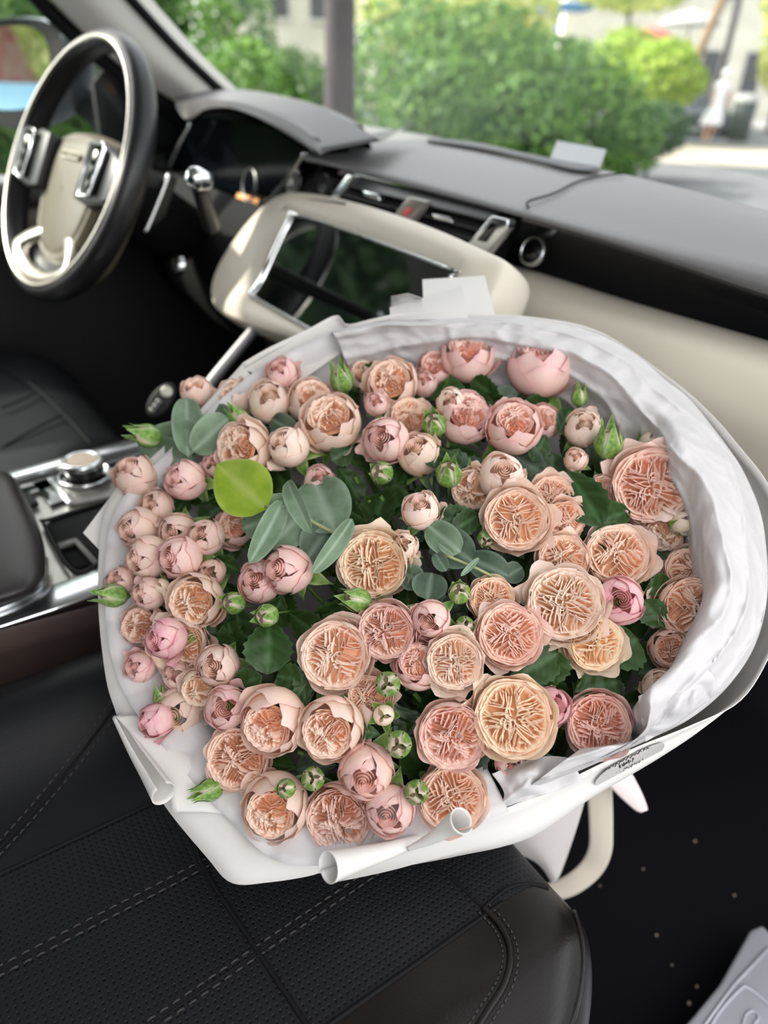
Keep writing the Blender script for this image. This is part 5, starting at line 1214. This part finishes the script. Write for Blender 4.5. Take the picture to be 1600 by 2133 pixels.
# back and right sheet: from the top left corner clockwise to the bottom front edge
rimA=[(505,757),(560,725),(640,687),(700,657),(722,676),(780,664),(850,652),(1000,655),(1120,662),(1250,692),(1400,792),(1480,862),(1535,925),(1600,1010),(1640,1120),(1640,1260),(1600,1370),(1540,1460),(1440,1510),(1320,1558),(1180,1625),(1060,1680),(930,1722),(810,1765),(720,1780)]
bulA=[(520,790),(575,760),(650,725),(705,700),(735,715),(785,705),(850,700),(1000,705),(1120,712),(1240,735),(1370,825),(1440,890),(1495,955),(1560,1030),(1612,1130),(1630,1260),(1600,1330),(1552,1425),(1478,1505),(1375,1576),(1240,1655),(1100,1745),(960,1780),(840,1805),(722,1828)]
r0=[pd(*p) for p in rimA]
r1=[P(*p,d=Dp(*p)+(.045 if p[1]<1200 or True else .0)*.6) for p in bulA]
mids=[]
for w in (.35,.62,.85,1.0):
    row=[]
    for a,b in zip(r0,r1):
        q=b*(1-w)+(BASE+ (b-BASE)*.10)*w; row.append(push(q) if w<.8 else q)
    mids.append(row)
def wrinkle(amp,sc,seed):
    def f(G):
        H=G.copy()
        for i in range(G.shape[0]):
            for j in range(G.shape[1]):
                p=G[i,j]; n=ray(*pix(p)[:2]); n=n/np.linalg.norm(n)
                H[i,j]=p+n*amp*((1-abs(fbm(p,sc,seed))*2.2)+.4*fbm(p,sc*2.3,seed+5))
        return H
    return f
loft('main_sheet',[r0,[a*.5+b*.5 for a,b in zip(r0,r1)],r1]+mids,140,30,paper_m,WP,thick=.0005)
# lower left sheet
rimB=[(700,1800),(655,1822),(560,1838),(482,1839),(430,1785),(355,1695),(300,1612),(262,1545),(240,1480),(222,1420),(208,1310),(204,1200),(214,1080),(245,1015),(330,940),(420,850),(505,757)]
r0=[push(pd(*p)) for p in rimB]; rows=[r0]
def inward(p,k,o):
    l=math.hypot(p[0]-BC[0],p[1]-BC[1]); x=p[0]+(BC[0]-p[0])*k/l; y=p[1]+(BC[1]-p[1])*k/l; return P(x,y,d=Dp(p[0],p[1])+o)
rows.append([inward(p,60,.006) for p in rimB]); rows.append([inward(p,130,.022) for p in rimB]); r1_=rows[-1]
for w in (.35,.7,.92): rows.append([a*(1-w)+BASE*w for a in r1_])
loft('left_sheet',rows,120,24,paper_m,WP,thick=.0005)
# corner folds
def fold(name,poly,m=paper_m,par=None,off=0):
    V=[P(x,y,d=Dp(x,y)+(o+off)/100) for x,y,o in poly]; return slab(name,V,ray(poly[0][0],poly[0][1])*.0006,m,par or WP)
fold('paper_fold',[(880,582,1.2),(1010,574,1.0),(1032,660,.3),(1000,720,.3),(885,700,.6)])
fold('paper_fold',[(812,640,.6),(962,597,.4),(975,655,0),(970,720,0),(815,715,0)],off=-.1)
V=[]; 
for i in range(8):
    t=i/7*math.pi*1.1
    for (x,y) in ((808,648),(955,600)): V.append(P(x+8+4*math.sin(t)*6,y-12+14*math.cos(t)-(6 if x<900 else 2),d=Dp(x,y)+.006+.008*math.sin(t)))
V=[]
for k,(x,y,w) in enumerate([(815,618,1.),(850,612,.8),(880,622,.5)]):
    for i in range(9):
        t=i/8*math.pi; V.append(P(x+0*i,y+14*w*(1-math.cos(t))*.9,d=Dp(x,y)-.001+.012*w*math.sin(t)))
mesh('rolled_edge',V,grid_faces(3,9),paper_m,WP).modifiers.new('s','SOLIDIFY').thickness=.0004
fold('paper_fold',[(508,768,.3),(700,662,.2),(760,700,.6),(560,840,1.0),(528,778,.6)],off=.4)
fold('paper_fold',[(173,1110,.8),(250,1008,.4),(330,1040,1.5),(300,1170,1.5),(213,1152,.6)])
# rolled curls of the front sheet
def curl(name,axis,ra,rb,turn=1.45,start=0.,n=26,off=0.,tail=None):
    """open paper roll: axis (px,py,off)*k, radii px at each end"""
    k=len(axis); rows=[]
    A_=[P(x,y,d=Dp(x,y)+(o+off)/100) for x,y,o in axis]; rr=np.interp(np.linspace(0,1,k),[0,1],[ra,rb])
    up0=None
    for i in range(k):
        t=A_[min(i+1,k-1)]-A_[max(i-1,0)]; t/=np.linalg.norm(t); v=-ray(*axis[i][:2]); v-=t*(v@t); v/=np.linalg.norm(v); s=np.cross(t,v)
        z=pix(A_[i])[2]; R_=rr[i]*z/F; row=[]
        for j in range(n):
            q=start+turn*2*math.pi*j/(n-1)*.62; R2=R_*(1-.18*j/(n-1)); row.append(A_[i]+(v*math.cos(q)+s*math.sin(q))*R2)
        rows.append(row)
    return loft(name,rows,n,16,paper_m,WP,thick=.0005)
curl('rolled_edge',[(684,1808,-3.6),(745,1790,-2.2),(820,1768,-1.0),(900,1738,0)],34,7,start=math.pi*.95,turn=1.66)
curl('rolled_edge',[(962,1708,-4.4),(935,1722,-3.3),(900,1745,-2.3),(850,1768,-1.2)],27,3,start=math.pi*1.3,turn=1.6)
curl('rolled_edge',[(340,1655,-2.4),(312,1610,-1.6),(280,1560,-1.0),(243,1493,-.5)],27,9,start=math.pi*.2,turn=1.4)
# flap lying over the lower left sheet
loft('paper_fold',[[pd(240,1492,-.8),pd(300,1560,-1.1),pd(348,1640,-1.2),pd(360,1692,-.9)],[pd(290,1490,-.3),pd(370,1560,-.5),pd(420,1630,-.5),pd(430,1692,-.4)],[pd(330,1500,1),pd(430,1580,1),pd(500,1650,1),pd(530,1705,.8)]],20,10,paper_m,WP,thick=.0005)

TS=thing('tissue_paper','thin crumpled white tissue lining the inside of the bouquet wrap','tissue paper',BASE)
ou=[(690,690),(800,668),(930,664),(1030,660),(1120,664),(1230,690),(1320,735),(1385,790),(1440,835),(1500,910),(1545,975),(1582,1060),(1597,1150),(1597,1250),(1572,1345),(1520,1425),(1450,1488),(1370,1530),(1300,1562),(1180,1615),(1080,1655)]
inn=[(700,705),(800,690),(930,695),(1020,705),(1110,722),(1180,745),(1250,790),(1310,835),(1375,885),(1405,935),(1440,990),(1468,1060),(1482,1140),(1492,1210),(1462,1290),(1420,1370),(1350,1440),(1345,1480),(1350,1520),(1310,1545),(1210,1560)]
inn=[(a[0]*.0+a[0],a[1]) for a in inn]
R0=[pd(x,y,-.1) for x,y in ou]; R2=[P(x,y,d=Dp(x,y)-(.012 if y<900 else .04 if y<1500 else .02)) for x,y in inn]
R1=[(a+b)/2-ray(*pix(a)[:2])*.010 for a,b in zip(R0,R2)]
R3=[p*.90+BASE*.10+ray(*pix(p)[:2])*.025 for p in R2]; 
def crumple(G):
    H=G.copy()
    for i in range(G.shape[0]):
        for j in range(G.shape[1]):
            p=G[i,j]; n=ray(*pix(p)[:2]); f=1-abs(math.sin(i*.16+5*fbm(p,11,4.)+j*.013)); g=1-2*abs(fbm(p,42,8.)); h=1-2*abs(fbm(p,90,2.))
            H[i,j]=p-n*(.0055*f*f+.0035*g+.0013*h)
    return H
loft('tissue_collar',[R0,R1,R2,R3],260,64,tissue_m,TS,wr=crumple,thick=.0002)
R4=[p*.97+BASE*.03 for p in R0]; rows=[R0]
for w in (.12,.3,.5,.75): rows.append([a*(1-w)+BASE*w for a in R0])
loft('tissue_wall',rows,150,26,tissue_m,TS,wr=wrinkle(.003,30,9.),thick=.0002)
lt=[(1060,1690),(960,1730),(800,1775),(700,1800),(600,1800),(540,1770),(470,1700),(420,1650),(370,1590),(310,1520),(262,1450),(235,1380),(222,1300),(218,1200),(228,1100),(262,1030),(340,950),(430,860),(530,775),(640,715),(700,690)]
R0=[push(pd(x,y,-.3)) for x,y in lt]; rows=[R0,[inward(p,50,.006) for p in lt],[inward(p,110,.022) for p in lt]]; r1_=rows[-1]
for w in (.35,.7): rows.append([a*(1-w)+BASE*w for a in r1_])
def pleat(G):
    H=G.copy()
    for i in range(G.shape[0]):
        for j in range(G.shape[1]):
            p=G[i,j]; n=ray(*pix(p)[:2]); H[i,j]=p-n*(.0028*abs(math.sin(j*.37+.02*i))+.0018*fbm(p,25,2.)+.002)
    return H
loft('tissue_wall',rows,190,26,tissue_m,TS,wr=pleat,thick=.0002)
for poly,sd in (([[(1025,1612,-1.0),(1080,1590,-1.4),(1140,1575,-1.2),(1195,1580,-.6)],[(1050,1660,-.8),(1100,1625,-2.2),(1150,1610,-1.),(1200,1600,-.8)],[(1000,1700,-.4),(1080,1672,-.6),(1150,1650,-.5),(1215,1625,-.3)]],11.),
    ([[(1330,1450,-3.2),(1370,1430,-3.6),(1440,1380,-3.4)],[(1335,1500,-2.6),(1400,1470,-4.2),(1480,1400,-3.2)],[(1345,1545,-1.5),(1420,1500,-2.2),(1500,1440,-1.4)]],17.)):
    loft('tissue_scrap',[[pd(*q) for q in r] for r in poly],50,30,tissue_m,TS,wr=wrinkle(.006,55,sd),thick=.0002)
# sticker on the outside of the front sheet
def seatless(x,y): return P(x,y,d=Dp(x,y)+.004)
st_c=[(1240,1628),(1262,1605),(1310,1575),(1355,1554),(1382,1548),(1378,1564),(1350,1582),(1305,1608),(1262,1632),(1244,1637)]
E4=[P(x,y,d=Dp(x,y)+.0135) for x,y in st_c]
# follow the sheet between rim and bulge
bv=None
SK=thing('sticker','round grey florist sticker with dark script on the front paper','sticker',P(1310,1592,d=Dp(1310,1592)))
stm=mat('sticker_grey',(.48,.46,.44),.5); ink=mat('ink',(.03,.03,.03),.6)
import bisect
GA=resamp([[pd(*p) for p in rimA],[P(*p,d=Dp(*p)+.027) for p in bulA]],400)
def onsheet(x,y,lift=.0040):
    best=None
    for j in range(150,400):
        a,b=GA[0,j],GA[1,j]
        for w in (0,.1,.2,.3,.4,.5,.6,.7,.8,.9,1.):
            p=a*(1-w)+b*w; X,Y,_=pix(p); e=(X-x)**2+(Y-y)**2
            if best is None or e<best[0]: best=(e,p)
    p=best[1]; X,Y,z=pix(p); return P(x,y,d=z-lift)
so=[onsheet(x,y) for x,y in st_c]; cc=sum(so)/len(so); so=cr(so,36,True)
mesh('label_disc',[cc]+list(so),[(0,1+i,1+(i+1)%36) for i in range(36)],stm,SK,smooth=False).modifiers.new('s','SOLIDIFY').thickness=.0003
for seg,w in (([(1256,1607),(1275,1598),(1300,1583),(1330,1568),(1352,1557)],3.2),([(1275,1614),(1295,1604),(1320,1592),(1340,1580)],4.0),([(1290,1597),(1305,1590),(1325,1580)],4.)):
    q=cr([(x,y,0) for x,y in seg],26); pts=[onsheet(a[0],a[1]+w*(1 if i%2 else -1)*(.6+.4*math.sin(i)),.0052) for i,a in enumerate(q)]
    tube('script',pts,.00032,ink,SK,k=5)
# lower cone, seen in front of the seat, and the ribbon
FP=lambda x,y,d:P(x,y,d=d)
loft('stem_wrap',[[FP(1000,1735,.60),FP(1090,1700,.585),FP(1180,1640,.60),FP(1232,1600,.63)],[FP(1060,1770,.63),FP(1110,1750,.615),FP(1170,1700,.62),FP(1222,1655,.65)],[FP(1120,1800,.66),FP(1140,1795,.65),FP(1165,1770,.65),FP(1200,1730,.66)],[FP(1150,1840,.70),FP(1158,1835,.69),FP(1166,1825,.69),FP(1176,1800,.70)]],24,16,mat('pink_white_paper',(.66,.61,.59),.6,tl=.12),WP,thick=.0006)
RB=thing('ribbon','ivory satin ribbon looping down over the black footwell','ribbon',FP(1250,1700,.68))
cl=[(1248,1600,.66,(26,4)),(1250,1660,.67,(26,2)),(1252,1720,.68,(25,0)),(1250,1770,.69,(24,8)),(1232,1808,.70,(20,16)),(1198,1838,.705,(12,22)),(1160,1855,.71,(6,22)),(1120,1862,.715,(2,20))]
loft('loop',[[FP(x-w[0],y-w[1]*.9,d) for x,y,d,w in cl],[FP(x,y,d-.002) for x,y,d,w in cl],[FP(x+w[0],y+w[1]*.9,d) for x,y,d,w in cl]],40,7,ribbon_m,RB,thick=.0004)
tl_=[(1245,1570,.63,(30,-14)),(1285,1615,.64,(26,-12)),(1315,1655,.645,(20,-8)),(1336,1684,.65,(12,-4)),(1342,1690,.65,(6,-2))]
loft('tail',[[FP(x-w[0],y-w[1],d) for x,y,d,w in tl_],[FP(x,y,d-.002) for x,y,d,w in tl_],[FP(x+w[0],y+w[1],d) for x,y,d,w in tl_]],24,7,mat('pale_ribbon',(.80,.70,.69),.4),RB,thick=.0004)
